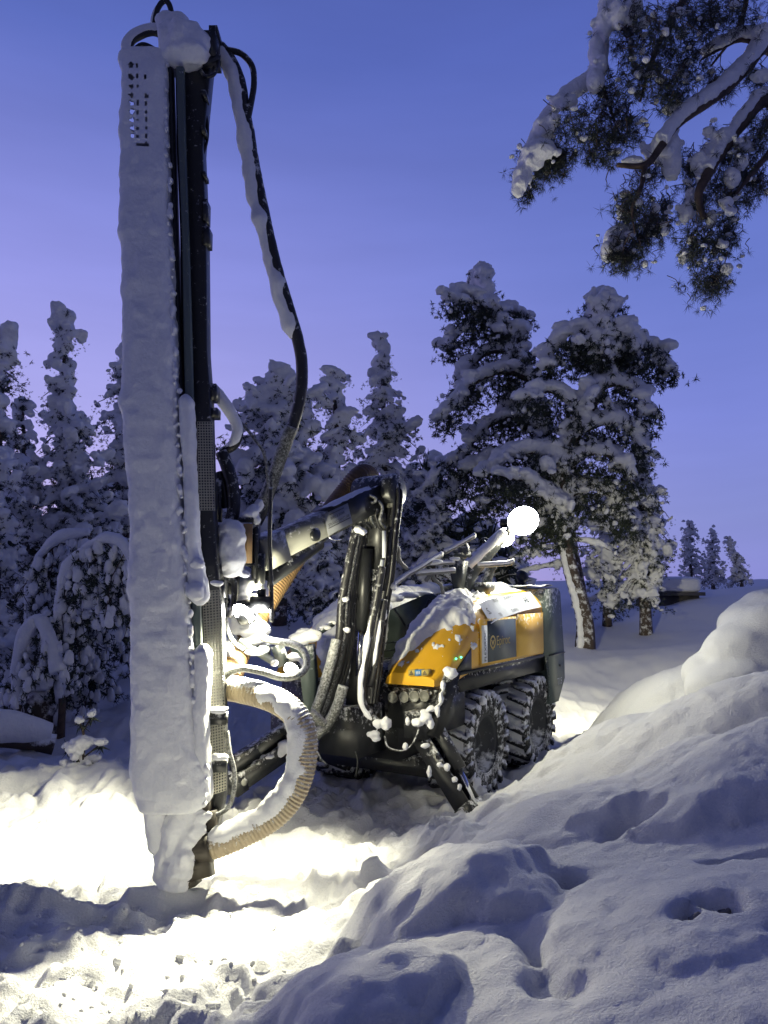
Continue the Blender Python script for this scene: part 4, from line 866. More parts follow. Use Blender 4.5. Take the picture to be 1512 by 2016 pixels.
m = MB(); m.tube([W(512, 1150, 5.4), W(625, 1068, 5.9)], .065, 14, caps=True); m.tube([W(608, 1080, 5.85), W(655, 1045, 6.0)], .03, 12); part('tilt_cylinder', m, BLACK, None, True)
m = MB(); m.tube(WP([(622, 1066, 5.85), (640, 1052, 5.85), (655, 1062, 5.85), (672, 1062, 5.9)]), .008, 6, res=.03); part('cable', m, CHROME, None, True)

# ---- corrugated dust ducts
def duct(name_label, pts, rad, m_, pitch=.03, amp=.055, snow_off=None, snow_rng=None, sr=.9, snow_noise=.22):
    P = np.array(WP(pts)); S_, r_ = spline(P, np.full(len(P), rad), pitch / 4); r_ = r_ * (1 + amp * np.where(np.arange(len(r_)) % 4 < 2, 1, -1))
    mb = MB(); mb.tube(S_, r_, 24); o = part('dust_hose', mb, m_, None, False, name_label)
    if snow_off is not None:
        i0, i1 = int(len(S_) * snow_rng[0]), int(len(S_) * snow_rng[1]); Q = S_[i0:i1:3] + np.asarray(snow_off) * rad
        k = len(Q); rr = rad * sr * (np.minimum(1, np.minimum(np.arange(k) + 1, k - np.arange(k)) / 8.) ** .5)
        mb = MB(); mb.tube(Q, rr, 20, noise=snow_noise, nf=14); part('snow_cover', mb, SNOW, o, True)
    return o
duct('thick brown dust hose sweeping down to the drill foot with snow along its upper side', [(448, 1354, 5.05), (480, 1360, 5.0), (525, 1372, 4.95), (565, 1392, 4.9), (592, 1425, 4.86), (600, 1470, 4.84), (594, 1520, 4.82), (575, 1565, 4.8), (540, 1605, 4.78), (490, 1635, 4.76), (440, 1657, 4.74), (405, 1668, 4.74)], .080, HOSE, .022, .03,
     (-.36, -.2, .36), (.13, .985), .84, .34)
duct('brown dust hose climbing under the jib', [(452, 1330, 5.3), (468, 1285, 5.4), (505, 1215, 5.6), (545, 1150, 5.8), (585, 1090, 6.0), (615, 1058, 6.2), (650, 1010, 6.5), (680, 970, 6.6), (705, 940, 6.6), (722, 935, 6.7), (735, 955, 6.8)], .088, HOSE_DK, .024, .035, (-.5, -.25, .35), (.0, .52), .66, .3)
# ---- hoses
def hose(pts, rad, m_=None, label=None, noise=.06, seg=10, snow_off=None, sr=1.0, rng=(0, 1), sn=.3, res=.02):
    mb = MB(); P = np.array(WP(pts)); mb.tube(P, rad, seg, res=res, noise=noise, nf=25); o = part('hose', mb, m_ or RUBBER, None, True, label)
    if snow_off is not None:
        S_, r_ = spline(P, np.full(len(P), rad), .03); n = len(S_); Q = S_[int(n * rng[0]):int(n * rng[1])] + np.asarray(snow_off) * rad; k = len(Q)
        rr = rad * sr * (np.minimum(1, np.minimum(np.arange(k) + 1, k - np.arange(k)) / 4.) ** .6); mb = MB(); mb.tube(Q, rr, 16, noise=sn, nf=7); part('snow_cover', mb, SNOW, o, True)
    return o
hose([(434, 92, 5.15), (452, 115, 5.14), (472, 160, 5.13), (480, 215, 5.13), (490, 262, 5.14), (498, 315, 5.15), (512, 385, 5.16), (528, 460, 5.17), (545, 530, 5.2), (566, 600, 5.22), (584, 660, 5.25), (594, 715, 5.28), (592, 775, 5.3), (578, 835, 5.33), (556, 890, 5.36), (540, 940, 5.4), (525, 985, 5.42), (505, 1030, 5.45)], .042, RUBBER,
     'thick black hose hanging from the mast head with snow along its left side', snow_off=(-.8, -.15, .15), sr=1.25, rng=(0, .62), sn=.62, seg=14)
hose([(500, 1010, 5.4), (520, 985, 5.4), (540, 935, 5.38), (556, 890, 5.35), (575, 840, 5.32)], .046, FROSTY, seg=14)
hose([(446, 98, 5.12), (475, 106, 5.12), (496, 130, 5.12), (500, 165, 5.12), (494, 205, 5.12), (488, 235, 5.12)], .022, RUBBER, 'thin frosted hose curling off the mast head', snow_off=(-.3, -.2, .5), sr=.7, rng=(.1, .6))
hose([(302, 66, 5.25), (304, 35, 5.25), (316, 8, 5.25), (328, 2, 5.25), (337, 22, 5.25), (338, 60, 5.25)], .020, RUBBER, snow_off=(-.4, -.2, .3), sr=.75, rng=(0, .5))
hose([(247, 120, 5.1), (254, 88, 5.1), (270, 72, 5.1), (300, 62, 5.12), (330, 72, 5.15)], .03, RUBBER, snow_off=(-.2, -.3, .6), sr=1.15)
hose([(262, 100, 5.2), (280, 88, 5.2), (300, 95, 5.2), (320, 112, 5.2)], .018, RUBBER_CLEAN)
hose([(396, 130, 5.05), (400, 200, 5.05), (408, 240, 5.05), (408, 275, 5.05), (398, 310, 5.05)], .010, RUBBER_CLEAN)
hose([(402, 560, 5.08), (411, 600, 5.08), (409, 650, 5.08), (402, 690, 5.08)], .008, RUBBER_CLEAN)
hose([(416, 762, 5.15), (432, 780, 5.16), (455, 815, 5.18), (470, 845, 5.2), (462, 875, 5.2), (436, 890, 5.22)], .032, RUBBER, 'snow caked hose hooked beside the mast', snow_off=(-.2, -.35, .25), sr=1.25, rng=(0, .95), sn=.25)
hose([(470, 828, 5.3), (482, 840, 5.3), (500, 862, 5.3), (518, 888, 5.3), (526, 925, 5.3), (529, 985, 5.3)], .012, FROSTY)
hose([(533, 960, 5.12), (531, 1060, 5.1), (534, 1150, 5.1), (535, 1225, 5.1)], .014, RUBBER, 'straight dark hose hanging in front of the jib')
hose([(436, 890, 5.2), (448, 920, 5.2), (458, 960, 5.2), (460, 1000, 5.2), (452, 1040, 5.2)], .045, RUBBER)
hose([(430, 930, 5.22), (440, 960, 5.22), (446, 1000, 5.22)], .03, RUBBER_CLEAN)
# loop of frosted hose round the lower lamp
hose([(440, 1335, 4.98), (455, 1322, 4.96), (480, 1316, 4.95), (515, 1322, 4.96), (550, 1333, 4.98), (580, 1332, 5.0), (600, 1318, 5.04), (604, 1295, 5.06), (592, 1275, 5.08), (570, 1266, 5.1), (540, 1262, 5.15), (515, 1255, 5.2)], .024, FROSTY, 'frosted hose looping round the small round lamp')
hose([(447, 1130, 5.2), (443, 1180, 5.2), (446, 1230, 5.2), (458, 1262, 5.2), (480, 1280, 5.2)], .016, FROSTY)
hose([(452, 1140, 5.15), (462, 1150, 5.15), (460, 1185, 5.15), (450, 1215, 5.15)], .022, RUBBER)
hose([(447, 1440, 4.9), (452, 1480, 4.86), (460, 1510, 4.85), (462, 1545, 4.84), (452, 1585, 4.82), (432, 1602, 4.8), (412, 1605, 4.8)], .014, FROSTY, 'thin frosted hose at the lower end of the mast')
# bundle down the boom: left side frosted, right side bare
for k in range(5):
    j = k * 6.5; r_ = [.034, .032, .033, .026, .022][k]; Yk = 6.35 + .03 * k
    hose([(728 + j * .8, 968 - k * 4, 6.4), (712 + j * .5, 985, Yk), (698 + j * .8, 1050 + 5 * k, Yk), (684 + j, 1120, Yk), (672 + j, 1190, Yk), (668 + j, 1250, Yk), (656 + j * 1.1, 1310, Yk + .05), (640 + j * 1.2, 1360, Yk + .1), (622 + j * 1.3, 1408 + 4 * k, Yk + .1), (606 + j * 1.4, 1432 + 6 * k, Yk + .2)], r_, FROSTY if k == 1 else RUBBER, noise=.14)
hose([(676, 1350, 6.2), (664, 1390, 6.2), (645, 1425, 6.25), (618, 1450, 6.3), (600, 1458, 6.4)], .045, FROSTY, noise=.1)
hose([(662, 1260, 6.25), (650, 1310, 6.2), (632, 1370, 6.2), (622, 1400, 6.25), (630, 1425, 6.3)], .042, FROSTY, noise=.12)
hose([(612, 1400, 5.9), (625, 1412, 5.9), (638, 1425, 5.95)], .03, FROSTY)
for k in range(8):
    j = k * 4.2; Yk = 6.38 - .02 * (k % 3); r_ = [.02, .016, .022, .014, .018, .015, .02, .013][k]
    hose([(735 + j, 985 - k * 2, 6.42), (744 + j, 955 - k * 2, 6.42), (757 + j * .9, 940 + k, 6.4), (768 + j * .75, 958 + k * 2, Yk), (768 + j * .7, 1000, Yk), (763 + j * .62, 1060, Yk), (757 + j * .6, 1130, Yk + .05), (747 + j * .6, 1190, Yk + .1), (738 + j * .6, 1260, Yk + .1), (731 + j * .6, 1330, Yk + .12), (726 + j * .5, 1385, Yk + .15)], r_, RUBBER if k % 3 else RUBBER_CLEAN, noise=.08, seg=8)
hose([(752, 1115, 6.2), (742, 1175, 6.2), (730, 1235, 6.2), (720, 1300, 6.2), (713, 1345, 6.2), (716, 1388, 6.2), (735, 1415, 6.2), (752, 1428, 6.2)], .032, RUBBER, 'snow dusted hose curving down the front of the boom', snow_off=(-.35, -.5, .1), sr=.68, rng=(.3, .97), sn=.75)
hose([(757, 1180, 6.25), (745, 1260, 6.25), (738, 1310, 6.25), (728, 1350, 6.3)], .03, RUBBER, snow_off=(-.3, -.5, .2), sr=.62, rng=(.2, .8), sn=.75)
for k in range(7):
    x0 = 690 + k * 9; hose([(x0, 985 + 6 * (k % 3), 6.3), (x0 + 9, 1000 + 8 * (k % 2), 6.25), (x0 + 4, 1026 - 6 * (k % 3), 6.25), (x0 + 14, 1040, 6.3)], .013, RUBBER if k % 2 else FROSTY, seg=7)
hose([(706, 968, 6.22), (708, 990, 6.2), (710, 1030, 6.22)], .016, FROSTY); hose([(706, 970, 6.2), (725, 975, 6.2), (740, 982, 6.22), (735, 990, 6.22), (715, 985, 6.2)], .014, FROSTY)
hose([(830, 1420, 6.15), (815, 1460, 6.1), (795, 1478, 6.1), (765, 1472, 6.15), (757, 1450, 6.2)], .008, RUBBER); hose([(700, 1480, 6.4), (704, 1500, 6.4), (700, 1530, 6.4)], .006, RUBBER_CLEAN); hose([(625, 1480, 6.4), (632, 1495, 6.4), (640, 1502, 6.4)], .008, FROSTY)
snow(boom, [(744, 1425, 6.15, 11, 10), (760, 1425, 6.15, 11, 14), (735, 1445, 6.15, 14, 7), (775, 1155, 6.35, 6, 10), (752, 1214, 6.3, 5, 14), (757, 1208, 6.3, 5, 14), (705, 1042, 6.2, 10, 8), (716, 1048, 6.2, 8, 7), (690, 1015, 6.15, 8, 7), (738, 1010, 6.3, 4, 8), (722, 1000, 6.2, 7, 6), (740, 1455, 6.15, 9, 6), (798, 1470, 6.1, 7, 8), (680, 1180, 6.3, 8, 6), (683, 1240, 6.3, 8, 6), (742, 1180, 6.3, 6, 5)], .010, 2, .02, .04)

# ---- feed mast
def slab(rows, thick, expo, m_, name, parent, seg=40, res=.03, noise=0, nf=6, holes=None, label=None, tw=0, n2=.0, smooth=True):
    """upright body: rows of (py, left px, right px, Y) from top to bottom with a rounded box section"""
    A = np.array(rows, float); top, bot = W(0, A[0, 0], A[0, 3])[2], W(0, A[-1, 0], A[-1, 3])[2]
    n = max(4, int((top - bot) / res)); s = np.linspace(A[0, 0], A[-1, 0], n); f = [np.interp(s, A[:, 0], A[:, k]) for k in (1, 2, 3)]
    k_ = np.ones(5) / 5; f = [np.concatenate([x[:2], np.convolve(x, k_, 'valid'), x[-2:]]) for x in f] if n > 12 and noise else f
    th = np.arange(seg) * 2 * math.pi / seg; c, sn = np.cos(th), np.sin(th); cx, sx = np.sign(c) * np.abs(c) ** expo, np.sign(sn) * np.abs(sn) ** expo
    V = np.zeros((n, seg, 3)); tk = np.broadcast_to(thick, (2,)); T_ = np.linspace(tk[0], tk[1], n)
    for i in range(n):
        l, r = W(f[0][i], s[i], f[2][i]), W(f[1][i], s[i], f[2][i]); a_ = (r - l) / 2; e = 1.0
        if noise: e = min(1, (min(i, n - 1 - i) + .6) / 3.) ** .5
        dep = np.array([tw * .5, 1, 0]); V[i] = (l + r) / 2 + np.outer(cx, a_) * e + np.outer(sx, dep) * T_[i] / 2 * e
    P = V.reshape(-1, 3)
    if noise:
        C_ = np.repeat(V.mean(1), seg, 0); dv = P - C_; dv /= np.linalg.norm(dv, axis=1)[:, None] + 1e-9
        P = P + dv * (noise * fbm(P, nf, 3, 9) + n2 * fbm(P, nf * 5, 3, 8))[:, None]
    q = np.stack([np.stack([i * seg + np.arange(seg), i * seg + (np.arange(seg) + 1) % seg, (i + 1) * seg + (np.arange(seg) + 1) % seg, (i + 1) * seg + np.arange(seg)], -1) for i in range(n - 1)]).reshape(-1, 4)
    if holes:
        cen = P[q].mean(1); keep = np.ones(len(q), bool); mid = np.repeat(np.repeat(V.mean(1)[:, 1], seg), 3).reshape(-1, 3)[:, 0]
        Yc = np.interp(cen[:, 2], np.sort(V.mean(1)[:, 2]), V.mean(1)[np.argsort(V.mean(1)[:, 2]), 1])
        for hx, hy, hr, thru in holes:
            pr = np.linalg.norm(np.cross(cen - [0, 0, CAMZ], ray(hx, hy) / np.linalg.norm(ray(hx, hy))), axis=1)
            keep &= ~((pr * (1 + .45 * vnoise(cen, 60, 3)) < hr * mpp(A[0, 3] + .3)) & ((cen[:, 1] < Yc) | thru))
        q = q[keep]
    mb = MB(); mb.add(P, q); mb.poly(P[:seg], [tuple(range(seg))]); mb.poly(P[-seg:], [tuple(range(seg - 1, -1, -1))])
    return part(name, mb, m_, parent, smooth, label)
beam_rows = [(72, 338, 424, 5.1), (130, 348, 420, 5.1), (300, 352, 403, 5.06), (460, 358, 410, 5.03), (700, 362, 412, 5.0), (780, 366, 418, 4.98), (1000, 372, 424, 4.96), (1200, 385, 440, 4.95), (1400, 395, 445, 4.94), (1560, 400, 446, 4.92), (1660, 385, 425, 4.9)]
mast = slab(beam_rows, .13, .18, BLACK, 'feed_mast', rig, 24, .06, label='tall dark feed mast', smooth=False)
slab([(135, 348, 363, 4.93), (300, 353, 366, 4.9), (460, 360, 372, 4.88), (700, 364, 379, 4.85), (900, 368, 384, 4.83), (1200, 378, 396, 4.8), (1560, 395, 408, 4.78)], .05, .3, GREYGREEN, 'guide_rail', mast, 12, .06, smooth=False)
slab([(140, 333, 341, 5.0), (700, 352, 358, 4.93), (1200, 376, 384, 4.86), (1560, 392, 398, 4.82)], .1, .3, BLACK_CLEAN, 'drill_rod', mast, 10, .1)
# knocks on the mast's right edge
for px, py, w_, h_ in [(404, 192, 5, 5), (406, 420, 5, 22), (408, 470, 7, 18), (422, 815, 9, 9), (420, 775, 9, 16), (402, 262, 5, 5), (404, 350, 4, 4), (425, 1130, 13, 20), (436, 1160, 8, 16)]:
    m = MB(); m.box(W(px, py, 5.0), (w_ * 2 * mpp(5), .12, h_ * 2 * mpp(5))); part('clamp', m, BLACK, mast)
# perforated cover plates
def perforated(tl, tr, br, bl, nx, ny, hole=.34, depth=.012):
    tl, tr, br, bl = [np.asarray(x) for x in (tl, tr, br, bl)]; out = []; fc = []
    oc = [(math.cos(R(22.5 + 45 * k)), math.sin(R(22.5 + 45 * k))) for k in range(8)]; sq = [(.5, .2), (.2, .5), (-.2, .5), (-.5, .2), (-.5, -.2), (-.2, -.5), (.2, -.5), (.5, -.2)]
    cor = [(.5, .5), (-.5, .5), (-.5, -.5), (.5, -.5)]
    for j in range(ny):
        sh = .5 if j % 2 else 0
        for i in range(nx):
            ci, cj = i + .5, j + .5; b0 = len(out)
            pts = [(ci + x * hole, cj + y * hole) for x, y in oc] + [(ci + x, cj + y) for x, y in sq] + [(ci + x, cj + y) for x, y in cor]
            for x, y in pts:
                s_, t_ = x / nx, y / ny; out.append((tl * (1 - s_) + tr * s_) * (1 - t_) + (bl * (1 - s_) + br * s_) * t_)
            fc += [(b0 + k, b0 + 8 + k, b0 + 8 + (k + 1) % 8, b0 + (k + 1) % 8) for k in range(8)] + [(b0 + 8, b0 + 16, b0 + 9, b0 + 9), (b0 + 10, b0 + 17, b0 + 11, b0 + 11), (b0 + 12, b0 + 18, b0 + 13, b0 + 13), (b0 + 14, b0 + 19, b0 + 15, b0 + 15)]
    mb = MB(); V = np.array(out); F4 = np.array([f for f in fc if f[2] != f[3]]); F3 = np.array([f[:3] for f in fc if f[2] == f[3]])
    mb.add(V, [F3, F4]); return mb
for a_, b_ in [((388, 830, 419, 830), (392, 1005, 424, 1005)), ((398, 1165, 436, 1160), (405, 1325, 440, 1320)), ((406, 1328, 441, 1322), (410, 1398, 443, 1394)), ((412, 1425, 444, 1418), (414, 1488, 446, 1480)), ((414, 1508, 446, 1500), (414, 1566, 446, 1556))]:
    q = lambda x, y: W(x, y, 4.78)
    hgt = b_[1] - a_[1]; mb = perforated(q(*a_[:2]), q(*a_[2:]), q(*b_[2:]), q(*b_[:2]), 6, max(6, int(hgt / 5.4)))
    part('perforated_guard', mb, GALV, mast)
for y0 in (1402, 1495): m = MB(); m.box(W(430, y0 + 12, 4.80), (34 * mpp(4.8), .06, 22 * mpp(4.8))); part('guard_bracket', m, BLACK, mast)
# snow slab on the screen in front of the mast
hl = [(x + .018 * (y - 120), y, 4.2, t) for y in (128, 150, 170, 188, 204, 220, 236, 252, 268, 284) for x, t in ((258, 0), (271, 0), (284, 0)) if rnd.random() < .82]
hl = [(x, y, rnd.uniform(3.2, 5.2) if x > 262 else 4.6, (x < 264 and 195 < y < 270)) for x, y, r_, t in hl]
scr = slab([(104, 250, 322, 5.0), (112, 238, 331, 5.0), (125, 233, 332, 5.0), (150, 240, 333, 4.98), (250, 243, 336, 4.97), (300, 240, 338, 4.96), (440, 239, 340, 4.93), (465, 235, 341, 4.92), (490, 242, 345, 4.92), (600, 245, 345, 4.9), (700, 247, 351, 4.88), (755, 246, 352, 4.87), (800, 240, 352, 4.86), (835, 250, 354, 4.86), (900, 253, 358, 4.84), (1000, 257, 362, 4.82), (1100, 259, 369, 4.8), (1150, 256, 372, 4.79), (1180, 261, 375, 4.79), (1250, 264, 379, 4.78),
      (1350, 266, 386, 4.76), (1450, 265, 398, 4.74), (1520, 262, 412, 4.73), (1555, 270, 416, 4.72), (1582, 278, 408, 4.72), (1596, 288, 380, 4.72)], (.20, .30), .55, SNOW, 'snow_covered_screen', mast, 150, .010, .021, 2.8, hl, 'long slab of snow caked over the mast screen', n2=.011)
ed = []; er = np.random.RandomState(3)      # crumbling edges and thicker rolls of the slab
RX = ([112, 300, 460, 600, 755, 835, 1000, 1180, 1350, 1520, 1580], [330, 337, 341, 345, 352, 354, 362, 375, 386, 411, 408], [240, 241, 236, 246, 246, 251, 258, 262, 267, 263, 278])
for y_ in np.arange(125, 1585, 15):
    x_ = np.interp(y_, RX[0], RX[1]) - 5 + er.normal() * 2.5; Y_ = np.interp(y_, [100, 1600], [4.93, 4.62]); e = er.uniform(3.5, 7.5); ed.append((x_, y_ + er.normal() * 5, Y_, e, e * er.uniform(.8, 1.8), .03))
snow(scr, ed, .011, 3, .014, .05)
slab([(778, 358, 378, 4.84), (790, 353, 384, 4.82), (850, 356, 385, 4.82), (900, 360, 386, 4.82), (1000, 362, 390, 4.8), (1080, 366, 394, 4.79), (1110, 367, 402, 4.79), (1130, 370, 404, 4.78), (1150, 372, 407, 4.78), (1180, 375, 413, 4.77), (1192, 382, 406, 4.77)], .14, .8, SNOW, 'snow_ridge', mast, 40, .014, .014, 8, None, n2=.005)
slab([(1268, 388, 412, 4.74), (1280, 384, 418, 4.73), (1340, 382, 416, 4.72), (1400, 380, 412, 4.71), (1450, 382, 412, 4.70), (1500, 385, 415, 4.70), (1550, 390, 418, 4.70), (1578, 396, 417, 4.70)], .16, .8, SNOW, 'snow_ridge', mast, 40, .014, .014, 8, None, n2=.005)
snow(mast, [(428, 1398, 4.76, 22, 8), (432, 1490, 4.76, 20, 7), (426, 1148, 4.8, 14, 6), (385, 1165, 4.72, 20, 22), (388, 1110, 4.74, 14, 14)], .009, 2, .012, .04)
# mast head
m = MB(); m.box(W(424, 98, 5.05), (14 * mpp(5), .22, 60 * mpp(5))); m.box(W(370, 110, 5.12), (90 * mpp(5), .3, 36 * mpp(5))); m.tube(WP([(396, 140, 5.0), (404, 150, 4.95), (420, 148, 4.95), (428, 132, 5.0), (432, 108, 5.0)]), .012, 8, res=.02); m.beam(W(398, 128, 5), W(430, 112, 5), .05, .05); m.box(W(428, 75, 5.05), (12 * mpp(5), .2, 12 * mpp(5)))
head = part('mast_head', m, BLACK, mast)
snow(head, [(328, 45, 5.02, 20, 28), (333, 75, 4.98, 27, 42), (365, 78, 4.96, 38, 42), (396, 92, 4.98, 27, 32), (372, 108, 4.96, 44, 28), (345, 102, 4.96, 32, 32), (315, 42, 5.02, 10, 20), (350, 50, 5.0, 28, 24), (408, 98, 4.98, 14, 24)], .012, 4, .03, .09)
# drill foot in the snow
slab([(1575, 282, 330, 4.74), (1600, 283, 332, 4.73), (1640, 290, 330, 4.72), (1672, 294, 322, 4.72), (1680, 300, 316, 4.72)], .14, .8, SNOW, 'snow_ridge', mast, 36, .014, .012, 7, None, n2=.004)
m = MB(); m.beam(W(320, 1560, 4.8), W(318, 1640, 4.78), .03, .05, (0, 1, 0)); m.box(W(395, 1590, 4.8), (40 * mpp(4.8), .2, 40 * mpp(4.8))); m.box(W(408, 1625, 4.82), (36 * mpp(4.8), .16, 60 * mpp(4.8))); m.beam(W(385, 1670, 4.74), W(392, 1730, 4.7), .16, .14, (0, 1, 0)); m.box(W(392, 1700, 4.7), (.07, .12, .05), ((.8, -.3, .5), (.35, .93, 0), (-.5, .17, .85))); m.box(W(372, 1738, 4.7), (.11, .1, .05), ((.9, -.2, .4), (.2, .97, 0), (-.4, .1, .9))); m.box(W(352, 1660, 4.84), (40 * mpp(4.8), .1, 120 * mpp(4.8)))
foot = part('drill_foot', m, BRASS, mast)
snow(foot, [(330, 1700, 4.74, 28, 40), (345, 1650, 4.74, 30, 50), (360, 1620, 4.74, 40, 30), (350, 1710, 4.7, 34, 32), (335, 1735, 4.7, 28, 18), (385, 1632, 4.7, 22, 18), (322, 1690, 4.74, 18, 46), (375, 1690, 4.68, 18, 20), (400, 1606, 4.7, 20, 8), (365, 1590, 4.74, 40, 16), (368, 1655, 4.7, 26, 22), (362, 1720, 4.66, 22, 16), (345, 1745, 4.66, 30, 12), (385, 1612, 4.7, 22, 14), (360, 1690, 4.68, 30, 30)], .011, 4, .03, .07)
m = MB(); m.tube(WP([(415, 1668, 4.72), (398, 1672, 4.72), (380, 1668, 4.74)]), .084, 20, res=.02); part('hose_collar', m, BRASS, foot, True)
# snow pillow on the small box beside the mast, tan plate, bracket
m = MB(); m.box(W(455, 1085, 5.2), (.16, .14, .34)); box = part('control_box', m, BLACK_CLEAN)
snow(box, [(455, 1045, 5.05, 26, 26), (454, 1075, 5.03, 29, 34), (455, 1105, 5.03, 28, 28), (466, 1060, 5.03, 20, 34), (452, 1125, 5.04, 22, 14), (482, 1130, 5.05, 12, 8), (446, 1050, 5.05, 20, 26), (468, 1095, 5.03, 16, 30)], .011, 5, .010, .06)
m = MB(); m.box(W(488, 1070, 5.12), (17 * mpp(5.1), .02, 78 * mpp(5.1))); part('tan_plate', m, TAN, box)
m = MB(); m.box(W(504, 1075, 5.25), (12 * mpp(5.2), .10, 130 * mpp(5.2))); m.box(W(512, 1120, 5.25), (18 * mpp(5.2), .08, 60 * mpp(5.2))); m.box(W(486, 1024, 5.2), (30 * mpp(5.2), .12, 8 * mpp(5.2))); m.box(W(486, 1112, 5.2), (34 * mpp(5.2), .12, 5 * mpp(5.2))); m.box(W(450, 1150, 5.25), (40 * mpp(5.2), .1, 40 * mpp(5.2))); part('bracket', m, BLACK, box)
snow(box, [(498, 1008, 5.2, 14, 16), (510, 995, 5.25, 10, 14), (487, 1012, 5.15, 12, 8), (505, 1025, 5.2, 9, 10)], .010, 3, .012, .05)
m = MB(); m.box(W(432, 985, 5.2), (10 * mpp(5), .06, 90 * mpp(5))); m.box(W(446, 960, 5.3), (14 * mpp(5), .1, 70 * mpp(5))); part('hose_guide', m, BLACK)

# ---- mast work lamp: housing, lens, its light
m = MB(); lc = W(514, 1196, 5.12); m.box(lc + [0, 0, .03], (.13, .12, .085)); m.box(lc + [.0, .02, .09], (.05, .05, .06)); wl1 = part('work_lamp', m, BLACK_CLEAN, None, False, 'square work lamp under the jib lighting the ground in front')
m = MB(); m.box(lc + [-.005, -.045, -.022], (.12, .10, .012)); part('lens', m, LIT, wl1)
def lamp_light(name, loc, power, target, size, blend, parent, radius=.05, col=LAMP_COL):
    l = bpy.data.lights.new(name, 'SPOT'); l.energy = power; l.spot_size = R(size); l.spot_blend = blend; l.shadow_soft_size = radius; l.color = col
    o = bpy.data.objects.new(name, l); COL.objects.link(o); d_ = Vector(np.asarray(target) - np.asarray(loc)); o.rotation_euler = d_.to_track_quat('-Z', 'Y').to_euler()
    o.parent = parent; o.location = Vector(loc) - world_loc(parent); return o
lamp_light('work_light', lc + np.array([-.02, -.07, -.06]), 1150, (-1.5, 4.78, 0), 124, .95, wl1)
snow(wl1, [(470, 1165, 5.35, 22, 26), (478, 1195, 5.35, 24, 34), (490, 1230, 5.35, 34, 24), (465, 1215, 5.35, 14, 34), (478, 1150, 5.35, 26, 18), (505, 1150, 5.35, 20, 14), (520, 1170, 5.3, 10, 16), (515, 1240, 5.35, 20, 18), (498, 1262, 5.35, 24, 10), (475, 1180, 5.4, 18, 44)], .012, 4, .02, .07)
m = MB(); m.box(W(485, 1225, 5.45), (.16, .1, .4)); m.box(W(500, 1278, 5.4), (.22, .08, .08)); m.beam(W(470, 1262, 5.3), W(535, 1300, 5.35), .05, .05); m.beam(W(545, 1270, 5.4), W(560, 1310, 5.4), .02, .09); part('lamp_bracket', m, STEEL_DK, wl1)
snow(wl1, [(500, 1285, 5.2, 20, 6), (520, 1278, 5.2, 12, 8), (455, 1285, 5.3, 8, 14), (540, 1305, 5.3, 8, 8)], .009, 2, .016, .04)
c5 = W(492, 1212, 5.2); a5 = np.array([.72, .62, .28]); a5 /= np.linalg.norm(a5)
m = MB(); m.lathe([(0, -.09), (.04, -.08), (.055, -.02), (.055, .01), (.048, .012)], c5, a5, 18); wl3 = part('work_lamp', m, BLACK_CLEAN, None, True, 'lamp turned back towards the boom'); m = MB(); m.lathe([(0, .006), (.047, .006)], c5, a5, 18); part('lens', m, LIT, wl3)
lamp_light('boom_light', c5 + a5 * .04, 150, c5 + a5, 150, .6, wl3, .04)
c6 = W(480, 1206, 5.12); a6 = np.array([-.35, -.72, -.6]); a6 /= np.linalg.norm(a6)
m = MB(); m.lathe([(0, -.09), (.05, -.08), (.085, -.02), (.088, .01), (.08, .012)], c6, a6, 20); wl4 = part('work_lamp', m, BLACK_CLEAN, None, True, 'round lamp half buried in lit snow beside the mast'); m = MB(); m.lathe([(0, .006), (.079, .006)], c6, a6, 20); part('lens', m, LIT, wl4)
# small round lamp lower down
c3 = W(575, 1318, 5.35); aim = np.array([-.35, -.85, -.38]); aim /= np.linalg.norm(aim)
m = MB(); m.lathe([(0, -.10), (.04, -.09), (.062, -.03), (.066, .01), (.058, .012)], c3, aim, 20); wl2 = part('round_lamp', m, BLACK_CLEAN, None, True, 'small round lamp inside the hose loop')
m = MB(); m.lathe([(0, .006), (.056, .006)], c3, aim, 20); part('lens', m, LIT, wl2)
lamp_light('round_light', c3 + aim * .03, 230, c3 + aim, 120, .6, wl2, .03)
snow(wl2, [(578, 1294, 5.35, 14, 8), (590, 1308, 5.38, 8, 14)], .008, 3, .01, .04)
# ---- plate with snow at the far front corner
m = MB(); m.prism([W(568, 1268, 6.4), W(612, 1268, 6.45), W(618, 1330, 6.45), W(616, 1408, 6.45), W(600, 1408, 6.42), W(590, 1320, 6.4)], UX * .06); m.beam(W(600, 1262, 6.5), W(655, 1228, 6.7), .04, .04); gp = part('mirror_plate', m, GREYGREEN)
snow(gp, [(590, 1258, 6.4, 26, 12), (612, 1252, 6.4, 22, 14), (600, 1246, 6.45, 18, 10), (580, 1265, 6.4, 14, 8)], .012, 4, .02, .08); snow(gp, [(640, 1236, 6.65, 14, 5), (655, 1226, 6.7, 10, 5)], .01, 2, .01, .05)

